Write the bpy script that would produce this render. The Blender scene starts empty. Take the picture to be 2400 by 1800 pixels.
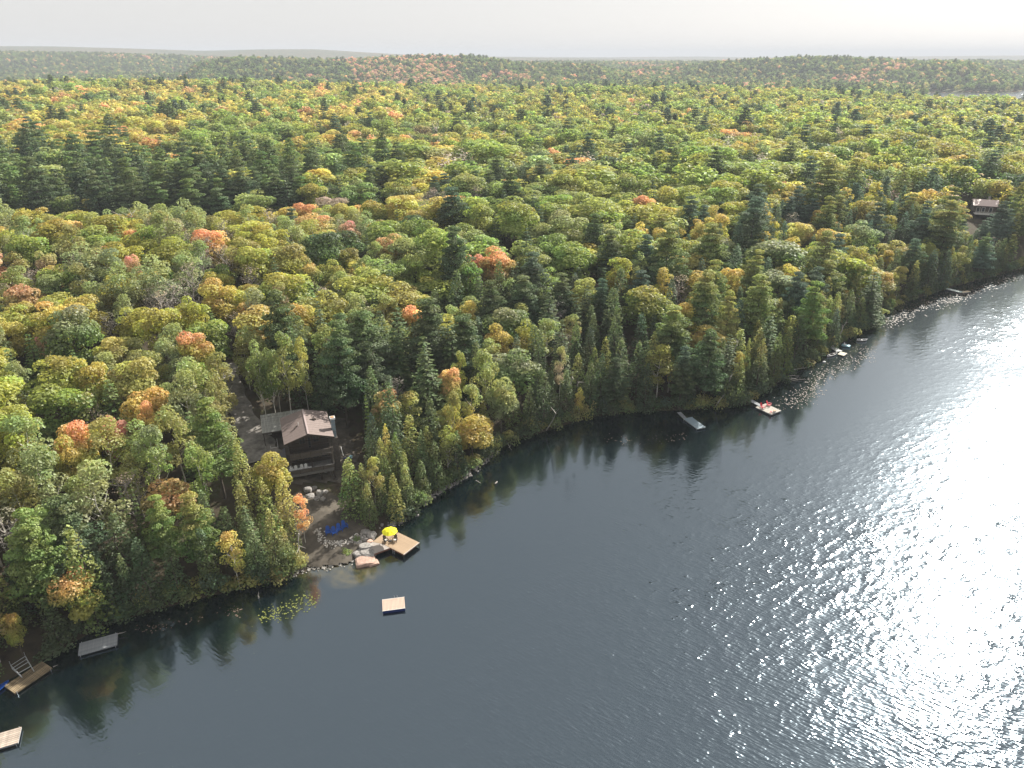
import bpy, math, random
import numpy as np
from mathutils import Vector, Matrix
random.seed(7); R = np.random.default_rng(11)
SC = bpy.context.scene; COL = SC.collection
# ------------------------------------------------------------------ camera, sky, sun, exposure
F = 1666.0; PITCH = math.radians(24.75); H = 76.0
cam = bpy.data.cameras.new('camera'); cam.lens = 36*F/2400; cam.sensor_width = 36
cam.clip_start = 1; cam.clip_end = 40000
co = bpy.data.objects.new('camera', cam); COL.objects.link(co)
co.location = (0, 0, H); co.rotation_euler = (math.radians(90)-PITCH, 0, 0); SC.camera = co
SUN_AZ = math.radians(39); SUN_EL = math.radians(32)
S = Vector((math.sin(SUN_AZ)*math.cos(SUN_EL), math.cos(SUN_AZ)*math.cos(SUN_EL), math.sin(SUN_EL)))
sl = bpy.data.lights.new('sun', 'SUN'); sl.energy = 4.8; sl.angle = math.radians(0.55); sl.color = (1.0, .95, .86)
so = bpy.data.objects.new('sun', sl); COL.objects.link(so); so.rotation_euler = S.to_track_quat('Z', 'Y').to_euler()
W = bpy.data.worlds.new('World'); SC.world = W; W.use_nodes = True
nt = W.node_tree; nt.nodes.clear()
sky = nt.nodes.new('ShaderNodeTexSky'); sky.sky_type = 'NISHITA'; sky.sun_disc = False
sky.sun_elevation = SUN_EL; sky.sun_rotation = SUN_AZ; sky.altitude = 300; sky.air_density = 1.0; sky.dust_density = 2.2; sky.ozone_density = 1.0
hs = nt.nodes.new('ShaderNodeHueSaturation'); hs.inputs['Saturation'].default_value = .38
bg = nt.nodes.new('ShaderNodeBackground'); bg.inputs['Strength'].default_value = .115
wo = nt.nodes.new('ShaderNodeOutputWorld')
nt.links.new(sky.outputs[0], hs.inputs['Color']); hz = nt.nodes.new('ShaderNodeMix'); hz.data_type = 'RGBA'; hz.inputs[0].default_value = .9; hz.inputs[7].default_value = (2.78, 2.73, 2.68, 1)   # even high haze over the blue
nt.links.new(hs.outputs[0], hz.inputs[6]); nt.links.new(hz.outputs[2], bg.inputs['Color']); nt.links.new(bg.outputs[0], wo.inputs[0])
vs = SC.view_settings; vs.view_transform = 'Standard'; vs.look = 'None'; vs.gamma = 1; vs.use_curve_mapping = False; vs.exposure = 1.25
cy = SC.cycles; cy.max_bounces = 6; cy.diffuse_bounces = 3; cy.glossy_bounces = 3; cy.transmission_bounces = 4; cy.transparent_max_bounces = 8
cy.volume_bounces = 0; cy.caustics_reflective = False; cy.caustics_refractive = False; cy.sample_clamp_indirect = 4; cy.sample_clamp_direct = 0
cy.use_denoising = True
# ------------------------------------------------------------------ small helpers
def ray(px, py):
    a = (px-1200)/F; b = (py-900)/F
    return np.array([a, math.cos(PITCH)-math.sin(PITCH)*b, -math.sin(PITCH)-math.cos(PITCH)*b])
def at(px, py, z):
    r = ray(px, py); t = (z-H)/r[2]; return np.array([r[0]*t, r[1]*t, z])
def proj(x, y, z):
    dz = z-H; dep = y*math.cos(PITCH)-dz*math.sin(PITCH); up = y*math.sin(PITCH)+dz*math.cos(PITCH)
    dep = np.maximum(dep, 1e-3)
    return 1200+F*x/dep, 900-F*up/dep, dep
def tag(o, label=None, cat=None, group=None, kind=None):
    if label: o['label'] = label
    if cat: o['category'] = cat
    if group: o['group'] = group
    if kind: o['kind'] = kind
    return o
def link(o, parent=None):
    COL.objects.link(o)
    if parent is not None: o.parent = parent
    return o
def empty(name, loc, rz=0, label=None, cat=None, group=None):
    o = bpy.data.objects.new(name, None); o.empty_display_size = .3; COL.objects.link(o)
    o.location = loc; o.rotation_euler = (0, 0, rz); return tag(o, label, cat, group)
def fastmesh(name, V, Q, attrs=None, smooth=False):
    V = np.asarray(V, np.float32); Q = np.asarray(Q, np.int32); k = Q.shape[1]
    me = bpy.data.meshes.new(name); me.vertices.add(len(V)); me.vertices.foreach_set('co', V.ravel())
    me.loops.add(Q.size); me.loops.foreach_set('vertex_index', Q.ravel())
    me.polygons.add(len(Q)); me.polygons.foreach_set('loop_start', np.arange(0, Q.size, k, dtype=np.int32))
    me.polygons.foreach_set('loop_total', np.full(len(Q), k, np.int32))
    me.polygons.foreach_set('use_smooth', np.full(len(Q), smooth))
    for n, a in (attrs or {}).items():
        a = np.asarray(a, np.float32)
        at_ = me.attributes.new(n, 'FLOAT' if a.ndim == 1 else 'FLOAT_VECTOR', 'FACE' if len(a) == len(Q) else 'POINT')
        at_.data.foreach_set('value' if a.ndim == 1 else 'vector', a.ravel())
    me.update(calc_edges=True); return me
class MB:
    """collects boxes, bars, tubes into one mesh"""
    def __init__(s): s.v = []; s.f = []
    def add(s, V, Fc):
        b = len(s.v); s.v += [tuple(map(float, p)) for p in V]; s.f += [tuple(int(i)+b for i in f) for f in Fc]; return s
    def box(s, c, d, rz=0, M=None):
        x, y, z = d[0]/2, d[1]/2, d[2]/2
        P = [Vector((i*x, j*y, k*z)) for k in (-1, 1) for j in (-1, 1) for i in (-1, 1)]
        Mt = M if M is not None else Matrix.Rotation(rz, 3, 'Z')
        P = [Mt @ p + Vector(c) for p in P]
        return s.add(P, [(0, 2, 3, 1), (4, 5, 7, 6), (0, 1, 5, 4), (2, 6, 7, 3), (0, 4, 6, 2), (1, 3, 7, 5)])
    def bar(s, a, b, w, h=None, n=4, r2=None):
        a = Vector(a); b = Vector(b); d = (b-a); L = d.length
        if L < 1e-6: return s
        q = d.to_track_quat('Z', 'Y'); r2 = w if r2 is None else r2; V = []
        for k, (p, r) in enumerate(((a, w), (b, r2))):
            for i in range(n):
                t = 2*math.pi*(i+.5)/n; V.append(p+q @ Vector((math.cos(t)*r*.5*(1.414 if n == 4 else 1), math.sin(t)*(h or r)*.5*(1.414 if n == 4 else 1), 0)))
        Fc = [(i, (i+1) % n, n+(i+1) % n, n+i) for i in range(n)]+[tuple(reversed(range(n))), tuple(range(n, 2*n))]
        return s.add(V, Fc)
    def prism(s, poly, z0, z1):
        n = len(poly); V = [(p[0], p[1], z0) for p in poly]+[(p[0], p[1], z1) for p in poly]
        return s.add(V, [(i, (i+1) % n, n+(i+1) % n, n+i) for i in range(n)]+[tuple(reversed(range(n))), tuple(range(n, 2*n))])
    def mesh(s, name, mat):
        me = bpy.data.meshes.new(name); me.from_pydata(s.v, [], s.f); me.update()
        if mat: me.materials.append(mat)
        return me
    def obj(s, name, mat, parent=None, bevel=0):
        o = bpy.data.objects.new(name, s.mesh(name, mat))
        if bevel:
            m = o.modifiers.new('bevel', 'BEVEL'); m.width = bevel; m.segments = 1; m.limit_method = 'ANGLE'
        return link(o, parent)
# ------------------------------------------------------------------ materials
def newmat(name):
    m = bpy.data.materials.new(name); m.use_nodes = True; n = m.node_tree; n.nodes.clear()
    out = n.nodes.new('ShaderNodeOutputMaterial'); return m, n, out
def nd(n, t, **kw):
    x = n.nodes.new('ShaderNode'+t)
    for k, v in kw.items():
        if k.startswith('i_'):
            key = k[2:]; key = int(key) if key.isdigit() else key.replace('_', ' ')
            x.inputs[key].default_value = v
        else: setattr(x, k, v)
    return x
def ramp(n, pts, src):
    r = n.nodes.new('ShaderNodeValToRGB'); e = r.color_ramp.elements
    while len(e) < len(pts): e.new(.5)
    for i, (p, c) in enumerate(pts): e[i].position = p; e[i].color = (*c, 1) if len(c) == 3 else c
    n.links.new(src, r.inputs[0]); return r
def mixc(n, f, a, b, bt='MIX'):
    m = n.nodes.new('ShaderNodeMix'); m.data_type = 'RGBA'; m.blend_type = bt
    for s, v in ((0, f), (6, a), (7, b)):
        if isinstance(v, (int, float)): m.inputs[s].default_value = v
        elif isinstance(v, tuple): m.inputs[s].default_value = (*v, 1)
        else: n.links.new(v, m.inputs[s])
    return m.outputs[2]
def math_(n, op, a, b=None, c=None, clamp=False):
    m = n.nodes.new('ShaderNodeMath'); m.operation = op; m.use_clamp = clamp
    for i, v in enumerate((a, b, c)):
        if v is None: continue
        if isinstance(v, (int, float)): m.inputs[i].default_value = v
        else: n.links.new(v, m.inputs[i])
    return m.outputs[0]
def simple(name, col, rough=.8, var=.25, scale=3., bump=.0, metal=0, stretch=(1, 1, 1), spec=.3):
    m, n, out = newmat(name); b = nd(n, 'BsdfPrincipled'); b.inputs['Roughness'].default_value = rough; b.inputs['Metallic'].default_value = metal
    b.inputs['Specular IOR Level'].default_value = spec
    tc = nd(n, 'TexCoord'); mp = nd(n, 'Mapping'); mp.inputs['Scale'].default_value = stretch
    n.links.new(tc.outputs['Object'], mp.inputs[0])
    no = nd(n, 'TexNoise', i_Scale=scale, i_Detail=5.0, i_Roughness=.65); n.links.new(mp.outputs[0], no.inputs['Vector'])
    oi = nd(n, 'ObjectInfo')
    r = ramp(n, [(.3, tuple(c*(1-var) for c in col)), (.7, tuple(min(1, c*(1+var)) for c in col))], no.outputs[0])
    k = math_(n, 'MULTIPLY_ADD', oi.outputs['Random'], .3*min(1, var*3), 1-.15*min(1, var*3))
    cc = mixc(n, 1.0, r.outputs[0], (1, 1, 1), 'MULTIPLY'); cm = n.nodes.new('ShaderNodeVectorMath'); cm.operation = 'SCALE'
    n.links.new(r.outputs[0], cm.inputs[0]); n.links.new(k, cm.inputs['Scale'])
    n.links.new(cm.outputs[0], b.inputs['Base Color'])
    if bump:
        bp = nd(n, 'Bump', i_Strength=bump, i_Distance=.03); n.links.new(no.outputs[0], bp.inputs['Height']); n.links.new(bp.outputs[0], b.inputs['Normal'])
    n.links.new(b.outputs[0], out.inputs[0]); return m
def leafmat(name, trans=.38, rough=.5):
    m, n, out = newmat(name)
    ti = nd(n, 'Attribute', attribute_name='tint', attribute_type='INSTANCER'); tp = nd(n, 'Attribute', attribute_name='tip', attribute_type='INSTANCER')
    va = nd(n, 'Attribute', attribute_name='var', attribute_type='GEOMETRY'); to = nd(n, 'Attribute', attribute_name='top', attribute_type='GEOMETRY')
    cl = nd(n, 'Attribute', attribute_name='clump', attribute_type='GEOMETRY')
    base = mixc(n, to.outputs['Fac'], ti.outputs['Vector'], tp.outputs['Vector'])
    hv = n.nodes.new('ShaderNodeHueSaturation'); n.links.new(base, hv.inputs['Color']); hv.inputs['Saturation'].default_value = .88
    n.links.new(math_(n, 'MULTIPLY_ADD', cl.outputs['Fac'], .05, .475), hv.inputs['Hue'])
    n.links.new(math_(n, 'MULTIPLY_ADD', va.outputs['Fac'], .80, 1.0), hv.inputs['Value'])
    d = nd(n, 'BsdfDiffuse'); t = nd(n, 'BsdfTranslucent'); g = nd(n, 'BsdfGlossy', i_Roughness=rough); g.inputs[0].default_value = (1, 1, 1, 1)
    n.links.new(hv.outputs[0], d.inputs[0])
    h2 = n.nodes.new('ShaderNodeHueSaturation'); h2.inputs['Hue'].default_value = .485; h2.inputs['Saturation'].default_value = 1.1; h2.inputs['Value'].default_value = 1.3
    n.links.new(hv.outputs[0], h2.inputs['Color']); n.links.new(h2.outputs[0], t.inputs[0])
    mx = nd(n, 'MixShader'); mx.inputs[0].default_value = trans; n.links.new(d.outputs[0], mx.inputs[1]); n.links.new(t.outputs[0], mx.inputs[2])
    m2 = nd(n, 'MixShader'); m2.inputs[0].default_value = .025; n.links.new(mx.outputs[0], m2.inputs[1]); n.links.new(g.outputs[0], m2.inputs[2])
    n.links.new(m2.outputs[0], out.inputs[0]); return m
LEAF = leafmat('leaves', .5); NEEDLE = leafmat('needles', .38, .6)
BARK = simple('bark', (.10, .085, .07), .95, .35, 4, .6, stretch=(1, 1, .25), spec=.1)
WBARK = simple('white_bark', (.52, .49, .44), .85, .3, 3, .3, stretch=(.6, .6, 2.5), spec=.1)
GBARK = simple('grey_bark', (.26, .235, .215), .95, .25, 4, .3, spec=.1)

# ------------------------------------------------------------------ terrain
SHORE = np.array([(-420, -260), (-260, -120), (-170, -20), (-120, 30), (-84, 58), (-69, 68), (-60, 80), (-50, 85), (-41, 88.5), (-35.5, 90.5), (-32, 93), (-29, 93.6), (-26.8, 94.3),
    (-25.5, 96.5), (-24.2, 99.5), (-21.5, 103.5), (-18.6, 108), (-15, 114), (-9, 121), (-4, 131), (2, 136), (11, 142), (20, 147), (30, 149.5), (40, 150), (50, 151.5), (57, 154), (64, 161), (74, 172), (85, 182),
    (100, 197), (115, 213), (130, 229), (160, 249), (200, 273), (270, 312), (400, 372), (700, 480), (1300, 640), (3000, 900)], float)
LAND = np.vstack([SHORE, [(3000, 20000), (-9000, 20000), (-9000, -260)]])
def inside(x, y, poly):
    r = np.zeros(x.shape, bool); n = len(poly)
    for i in range(n):
        x1, y1 = poly[i]; x2, y2 = poly[(i+1) % n]
        c = ((y1 > y) != (y2 > y)) & (x < (x2-x1)*(y-y1)/(y2-y1+1e-12)+x1); r ^= c
    return r
def pdist(x, y, pts):
    d = np.full(x.shape, 1e9)
    for (x1, y1), (x2, y2) in zip(pts[:-1], pts[1:]):
        dx, dy = x2-x1, y2-y1; t = np.clip(((x-x1)*dx+(y-y1)*dy)/(dx*dx+dy*dy), 0, 1)
        d = np.minimum(d, np.hypot(x-x1-t*dx, y-y1-t*dy))
    return d
_K = R.uniform(-1, 1, (40, 2)); _K /= np.linalg.norm(_K, axis=1)[:, None]; _P = R.uniform(0, 6.28, 40)
def wob(x, y, L, k0=0, n=6):
    s = 0
    for i in range(n):
        q = _K[(k0+i) % 40]; s = s+np.sin((x*q[0]+y*q[1])*6.28/(L*(.6+.18*i))+_P[(k0+i) % 40])
    return s/math.sqrt(n)
def prof(pts): a = np.array(pts, float); return a[:, 0], a[:, 1]
def zat(R_, py): return H+R_*np.tan(np.arctan((900-py)/F)-PITCH)
PLAT = prof([(-800, 172), (0, 178), (350, 180), (650, 189), (900, 196), (1200, 203), (1690, 202), (1900, 207), (2150, 213), (2400, 217.5), (3200, 221)])
RID = [(2300, 420, prof([(-600, 190), (430, 172), (450, 152), (490, 143), (560, 136), (640, 137), (760, 141), (860, 138), (1000, 131), (1100, 133), (1170, 140), (1200, 149), (1390, 154), (1480, 172), (3000, 200)])),
       (2500, 330, prof([(-600, 215), (1200, 210), (1450, 165), (1590, 156), (1688, 145), (1764, 141), (1894, 134), (2014, 137), (2122, 142), (2274, 145), (2340, 159), (2450, 185), (3200, 215)])),
       (1950, 170, prof([(-600, 240), (2050, 240), (2150, 208), (2230, 199), (2290, 203), (2330, 213), (2380, 240), (3200, 240)])),
       (3500, 600, prof([(-900, 128), (0, 129), (200, 131), (400, 135), (480, 139), (800, 150), (1300, 150), (2000, 150), (2300, 146), (2400, 148), (3200, 150)])),
       (6500, 1300, prof([(-900, 108), (0, 110), (130, 110), (280, 113), (480, 118), (600, 115), (740, 114), (860, 121), (1000, 129), (1500, 137), (3200, 138)])),
       (9500, 1500, prof([(-900, 128), (1100, 131), (1400, 133), (1640, 131), (1750, 133), (2100, 131), (2400, 129), (3200, 132)]))]
def height(x, y):
    x = np.asarray(x, float); y = np.asarray(y, float)
    sgn = np.where(inside(x, y, LAND), 1., -1.); d = pdist(x, y, SHORE)*sgn
    Rr = np.hypot(x, y); yy = np.maximum(y, 1); px = np.clip(1200+F*x/(yy*math.cos(PITCH)), -800, 3200)
    dd = np.maximum(d, 0)
    near = 18*(1-np.exp(-dd/65))+wob(x, y, 60, 3)*.7*np.clip(dd/30, 0, 1)
    vx = np.clip((-x-35)/60, 0, 1); cy_ = 258+.12*(x+190)
    near = near-12*vx*np.exp(-((y-cy_)/24)**2)+3.0*vx*np.exp(-((y-200)/30)**2)
    bank = np.minimum(d*.35, 0)
    near = near+np.maximum(bank, -4)
    Rp = 1040.; zp = zat(Rp, np.interp(px, *PLAT))-16
    t = np.clip((Rr-300)/(Rp-300), 0, 1); far = 15+(zp-15)*t+wob(x, y, 260, 9)*3.2*np.clip((Rr-260)/200, 0, 1)*(1-.75*t)
    b = np.clip((Rr-270)/90, 0, 1); b = b*b*(3-2*b)*np.clip(dd/60, 0, 1)
    g = near*(1-b)+far*b
    s = np.clip((Rr-1040)/330, 0, 1); s = s*s*(3-2*s)
    lo = np.interp(px, [1000, 2100, 2300, 2450], [8, 4, -4, -4])+wob(x, y, 500, 14)*2*np.clip((2000-px)/500, 0, 1)
    g = g*(1-s)+lo*s*np.where(d > 0, 1, 0)+np.where(d > 0, 0, -4)*s
    for k, (Rk, wk, pf) in enumerate(RID):
        zc = zat(Rk, np.interp(px, *pf))-(14 if Rk < 3000 else 6); rn = wob(x, y, wk*.9, 20+k*3)*(.05*wk)
        prof_ = np.exp(-((Rr-Rk+rn)/wk)**2); prof_ = np.where(Rr > Rk, np.maximum(prof_, .35), prof_)
        e = -6+(zc+6)*prof_; g = np.where(Rr > 1300, np.maximum(g, e), g)
    return g
def shore_d(x, y):
    x = np.asarray(x, float); y = np.asarray(y, float)
    return pdist(x, y, SHORE)*np.where(inside(x, y, LAND), 1., -1.)
def ground(x, y): return float(height(np.array([x]), np.array([y]))[0])
def by_top(px, py, h):
    r = ray(px, py); ts = np.linspace(60, 1500, 1400); P = np.array([0, 0, H])+ts[:, None]*r
    g = height(P[:, 0], P[:, 1])+h-P[:, 2]; i = int(np.argmax(g > 0)); i = i if g.max() > 0 else len(ts)-1
    return P[i]
def grounded(px, py):
    return by_top(px, py, 0.0)
# polar sheet, fine near the camera
rad = np.concatenate([np.linspace(30, 300, 190), np.geomspace(302, 12000, 330)[0:]]); az = np.radians(np.linspace(-62, 66, 560))
AZ, RD = np.meshgrid(az, rad); X = RD*np.sin(AZ); Y = RD*np.cos(AZ); Z = height(X, Y)
Z = Z+np.where(RD < 400, wob(X, Y, 4, 30)*.12*(shore_d(X, Y) > 2), 0)
nr, na = X.shape; V = np.stack([X, Y, Z], -1).reshape(-1, 3)
I = np.arange(nr*na).reshape(nr, na); Q = np.stack([I[:-1, :-1], I[:-1, 1:], I[1:, 1:], I[1:, :-1]], -1).reshape(-1, 4)
def groundmat():
    m, n, out = newmat('forest_floor'); b = nd(n, 'BsdfPrincipled', i_Roughness=.95); b.inputs['Specular IOR Level'].default_value = .1
    g = nd(n, 'NewGeometry'); pos = g.outputs['Position']
    n1 = nd(n, 'TexNoise', i_Scale=.35, i_Detail=8.0, i_Roughness=.7); n.links.new(pos, n1.inputs['Vector'])
    litter = ramp(n, [(.3, (.035, .03, .022)), (.5, (.075, .06, .042)), (.62, (.06, .065, .03)), (.75, (.12, .10, .075))], n1.outputs[0]).outputs[0]
    # far canopy colouring, beyond the built trees
    n2 = nd(n, 'TexVoronoi', i_Scale=.085); n.links.new(pos, n2.inputs['Vector'])
    n3 = nd(n, 'TexNoise', i_Scale=.0016, i_Detail=6.0, i_Roughness=.6); n.links.new(pos, n3.inputs['Vector'])
    sp = nd(n, 'SeparateColor'); n.links.new(n2.outputs['Color'], sp.inputs[0])
    pick = math_(n, 'ADD', math_(n, 'MULTIPLY', sp.outputs[0], .45), math_(n, 'MULTIPLY', n3.outputs[0], .55))
    can = ramp(n, [(.28, (.03, .055, .02)), (.45, (.07, .085, .025)), (.58, (.12, .11, .03)), (.72, (.17, .09, .04))], pick).outputs[0]
    ln = nd(n, 'VectorMath', operation='LENGTH'); n.links.new(pos, ln.inputs[0])
    f = math_(n, 'MULTIPLY', math_(n, 'SUBTRACT', ln.outputs['Value'], 900.), 1/300., clamp=True)
    n.links.new(mixc(n, f, litter, can), b.inputs['Base Color'])
    hgt = math_(n, 'SUBTRACT', 1.0, n2.outputs['Distance']); bp = nd(n, 'Bump', i_Strength=1.0, i_Distance=6.0); n.links.new(hgt, bp.inputs['Height'])
    bn = nd(n, 'Bump', i_Strength=.6, i_Distance=.2); n.links.new(n1.outputs[0], bn.inputs['Height'])
    mn = nd(n, 'Mix', data_type='VECTOR'); n.links.new(f, mn.inputs[0]); n.links.new(bn.outputs[0], mn.inputs[4]); n.links.new(bp.outputs[0], mn.inputs[5])
    n.links.new(mn.outputs[1], b.inputs['Normal']); n.links.new(b.outputs[0], out.inputs[0]); return m
tm = fastmesh('terrain', V, Q, smooth=True); tm.materials.append(groundmat())
terrain = link(bpy.data.objects.new('ground', tm)); tag(terrain, 'wooded ground rising from the lake to distant rolling hills', None, None, 'structure')
# ------------------------------------------------------------------ water
def watermat():
    m, n, out = newmat('lake_water'); g = nd(n, 'NewGeometry'); pos = g.outputs['Position']
    b = nd(n, 'BsdfPrincipled', i_Roughness=.115); b.inputs['IOR'].default_value = 1.9; b.inputs['Specular IOR Level'].default_value = 1.0; b.inputs['Specular Tint'].default_value = (.70, .86, 1, 1)
    def noise(scale, sx, sy, rot, det=2., rg=.5):
        mp = nd(n, 'Mapping', vector_type='TEXTURE'); mp.inputs['Rotation'].default_value = (0, 0, rot); mp.inputs['Scale'].default_value = (1/sx, 1/sy, 1)
        n.links.new(pos, mp.inputs[0]); t = nd(n, 'TexNoise', i_Scale=scale, i_Detail=det, i_Roughness=rg); n.links.new(mp.outputs[0], t.inputs['Vector']); return t.outputs[0]
    w1 = noise(1.0, .65, 2.7, -.62, 1.); w2 = noise(1.0, 1.3, 2.9, -.2, 1.); w3 = noise(1.0, .15, .4, -.5); g1 = noise(.13, 1, 1, .3, 3., .6); g2 = noise(.55, .7, 1.3, .6, 2.); w4 = noise(4.0, .8, 1.3, .9)
    patch = noise(.011, 1, 1.6, .7, 3., .55)
    amp = ramp(n, [(.34, (.35,)*3), (.62, (1.0,)*3)], patch).outputs[0]
    # slicks of calmer water seen off the right shore and by the left shore
    def blob(x, y, rx, ry, rot, soft=.5):
        mp = nd(n, 'Mapping', vector_type='TEXTURE'); mp.inputs['Location'].default_value = (x, y, 0); mp.inputs['Rotation'].default_value = (0, 0, rot); mp.inputs['Scale'].default_value = (rx, ry, 1e3)
        n.links.new(pos, mp.inputs[0]); l = nd(n, 'VectorMath', operation='LENGTH'); n.links.new(mp.outputs[0], l.inputs[0])
        wv = math_(n, 'ADD', l.outputs['Value'], math_(n, 'MULTIPLY_ADD', noise(.05, 1, 1, 0, 3.), .6, -.3))
        return math_(n, 'MULTIPLY', math_(n, 'SUBTRACT', 1.0+soft/2, wv), 1/soft, clamp=True)
    calm = math_(n, 'MAXIMUM', blob(90, 158, 46, 13, .42, .8), math_(n, 'MULTIPLY', blob(-42, 76, 40, 10, .55), .75))
    calm = math_(n, 'MAXIMUM', calm, math_(n, 'MULTIPLY', blob(20, 142, 45, 9, .25), .7))
    lee = nd(n, 'Attribute', attribute_name='lee', attribute_type='GEOMETRY').outputs['Fac']
    gust = math_(n, 'ADD', math_(n, 'POWER', math_(n, 'MULTIPLY', g1, 1.85), 3.0), math_(n, 'MULTIPLY', math_(n, 'POWER', math_(n, 'MULTIPLY', g2, 1.85), 4.0), .55))
    amp = math_(n, 'MULTIPLY', amp, math_(n, 'MULTIPLY_ADD', gust, .42, .25))
    amp2 = math_(n, 'MULTIPLY', math_(n, 'MULTIPLY', amp, math_(n, 'SUBTRACT', 1.0, math_(n, 'MULTIPLY', calm, .72))), math_(n, 'SUBTRACT', 1.0, math_(n, 'MULTIPLY', lee, .92)))
    hsum = math_(n, 'ADD', math_(n, 'MULTIPLY', w1, .55), math_(n, 'ADD', math_(n, 'MULTIPLY', w2, .28), math_(n, 'ADD', math_(n, 'MULTIPLY', w3, .22), math_(n, 'MULTIPLY', w4, .0))))
    bp = nd(n, 'Bump', i_Strength=1.0, i_Distance=.285); n.links.new(math_(n, 'MULTIPLY', hsum, amp2), bp.inputs['Height'])
    n.links.new(bp.outputs[0], b.inputs['Normal'])
    shoal = math_(n, 'MAXIMUM', blob(-25.5, 91.5, 3.6, 2.6, .3, .8), math_(n, 'MULTIPLY', blob(-30, 92.4, 5, 1.5, .1, .8), .8))
    sn = nd(n, 'TexNoise', i_Scale=.8, i_Detail=4.0); n.links.new(pos, sn.inputs['Vector'])
    sc = ramp(n, [(.35, (.018, .017, .008)), (.65, (.085, .065, .02))], sn.outputs[0]).outputs[0]
    n.links.new(mixc(n, shoal, (.002, .0055, .0075), sc), b.inputs['Base Color'])
    n.links.new(b.outputs[0], out.inputs[0]); return m
wx = np.concatenate([[-12000, -4000, -1000, -400], np.arange(-200, 330, 3.), [400, 600, 1000, 2000, 4000, 12000]]); wy = np.concatenate([[-6000, -1000, -300, -100], np.arange(-60, 420, 3.), [500, 700, 1000, 1500, 2500, 5000, 12500]])
WX, WY = np.meshgrid(wx, wy); I = np.arange(WX.size).reshape(WX.shape); WQ = np.stack([I[:-1, :-1], I[:-1, 1:], I[1:, 1:], I[1:, :-1]], -1).reshape(-1, 4)
wm = fastmesh('lake_water', np.stack([WX, WY, 0*WX], -1).reshape(-1, 3), WQ, {'lee': np.exp(-(shore_d(WX, WY)/42.)**2).ravel()}); wm.materials.append(watermat())
tag(link(bpy.data.objects.new('lake_water', wm)), 'dark rippled lake water glittering under the sun', None, None, 'structure')
# ------------------------------------------------------------------ tree meshes
def leafquads(c, nrm, size, rng, el=1.25):
    n = len(c); nrm = nrm+rng.normal(0, .55, (n, 3)); nrm /= np.linalg.norm(nrm, axis=1)[:, None]+1e-9
    t = np.cross(nrm, rng.normal(0, 1, (n, 3))); t /= np.linalg.norm(t, axis=1)[:, None]+1e-9; b = np.cross(nrm, t)
    s = size*rng.uniform(.65, 1.35, n)[:, None]*.5
    k = rng.uniform(.7, 1.2, (4, n, 1))
    V = np.stack([c-t*s*el*k[0], c-b*s*k[1]+nrm*s*.25, c+t*s*el*k[2], c+b*s*k[3]+nrm*s*.25], 1)
    return V.reshape(-1, 3), np.arange(4*n).reshape(n, 4)
def sph(n, rng):
    v = rng.normal(0, 1, (n, 3)); return v/np.linalg.norm(v, axis=1)[:, None]
def cloud(blobs, per, size, rng, topz, botz, up=.35, turn=None):
    """blobs: (x,y,z,rx,rz); leaves sit on the upper and outer faces of every blob"""
    C = []; N = []; var = []; cl = []; top = []
    for (x, y, z, rx, rz) in blobs:
        m = max(6, int(per*rx*rx)); d = sph(m*2, rng); keep = d[:, 2] > rng.uniform(-1.0, up, len(d)); d = d[keep][:m]
        r = rng.uniform(.72, 1.1, len(d))**.6
        p = np.array([x, y, z])+d*np.array([rx, rx, rz])*r[:, None]; C.append(p); N.append(d+np.array([0, 0, .35]))
        bc = rng.uniform(0, 1); cl.append(np.full(len(d), bc)); var.append(np.clip(.5+rng.normal(0, .16, len(d))+(bc-.5)*.35, 0, 1))
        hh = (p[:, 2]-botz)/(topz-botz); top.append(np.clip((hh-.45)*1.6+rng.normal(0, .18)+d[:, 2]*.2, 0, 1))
    C = np.vstack(C); V, Q = leafquads(C, np.vstack(N), size, rng)
    return V, Q, np.concatenate(var), np.concatenate(cl), np.concatenate(top)
def crownmesh(name, data, mat):
    V, Q, var, cl, top = data; me = fastmesh(name, V, Q, {'var': var, 'clump': cl, 'top': top}); me.materials.append(mat); return me
def limbs(rng, h, r, nl, spread, z0, z1, mat, name, curve=.4, fork=0):
    m = MB(); pts = [Vector((0, 0, -.4))]; k = 6
    for i in range(1, k+1): pts.append(Vector((rng.normal(0, .1)*i*.5, rng.normal(0, .1)*i*.5, h*i/k)))
    for i in range(k): m.bar(pts[i], pts[i+1], 2*r*(1-.85*i/k), n=6, r2=2*r*(1-.85*(i+1)/k))
    for j in range(nl):
        z = rng.uniform(z0, z1)*h; i = min(k-1, int(z/h*k)); a = pts[i].lerp(pts[i+1], z/h*k-i); th = j*2.4+rng.uniform(-.4, .4); L = spread*rng.uniform(.7, 1)*(1.1-.5*z/h)
        b = a+Vector((math.cos(th)*L*.5, math.sin(th)*L*.5, L*curve*.5)); c = b+Vector((math.cos(th+.3)*L*.45, math.sin(th+.3)*L*.45, L*(curve+.3)*.5))
        m.bar(a, b, r*.9, n=4, r2=r*.55); m.bar(b, c, r*.55, n=4, r2=r*.2)
        for q in range(fork):
            e = b+Vector(rng.normal(0, L*.28, 3)); e.z = b.z+abs(e.z-b.z)+L*.2; m.bar(b, e, r*.4, n=3, r2=r*.1)
            for q2 in range(2):
                e2 = e+Vector(rng.normal(0, L*.16, 3))+Vector((0, 0, L*.1)); m.bar(e, e2, r*.22, n=3, r2=r*.07)
            e = c+Vector(rng.normal(0, L*.2, 3)); m.bar(c, e, r*.25, n=3, r2=r*.08)
    return m.mesh(name, mat)
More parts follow.
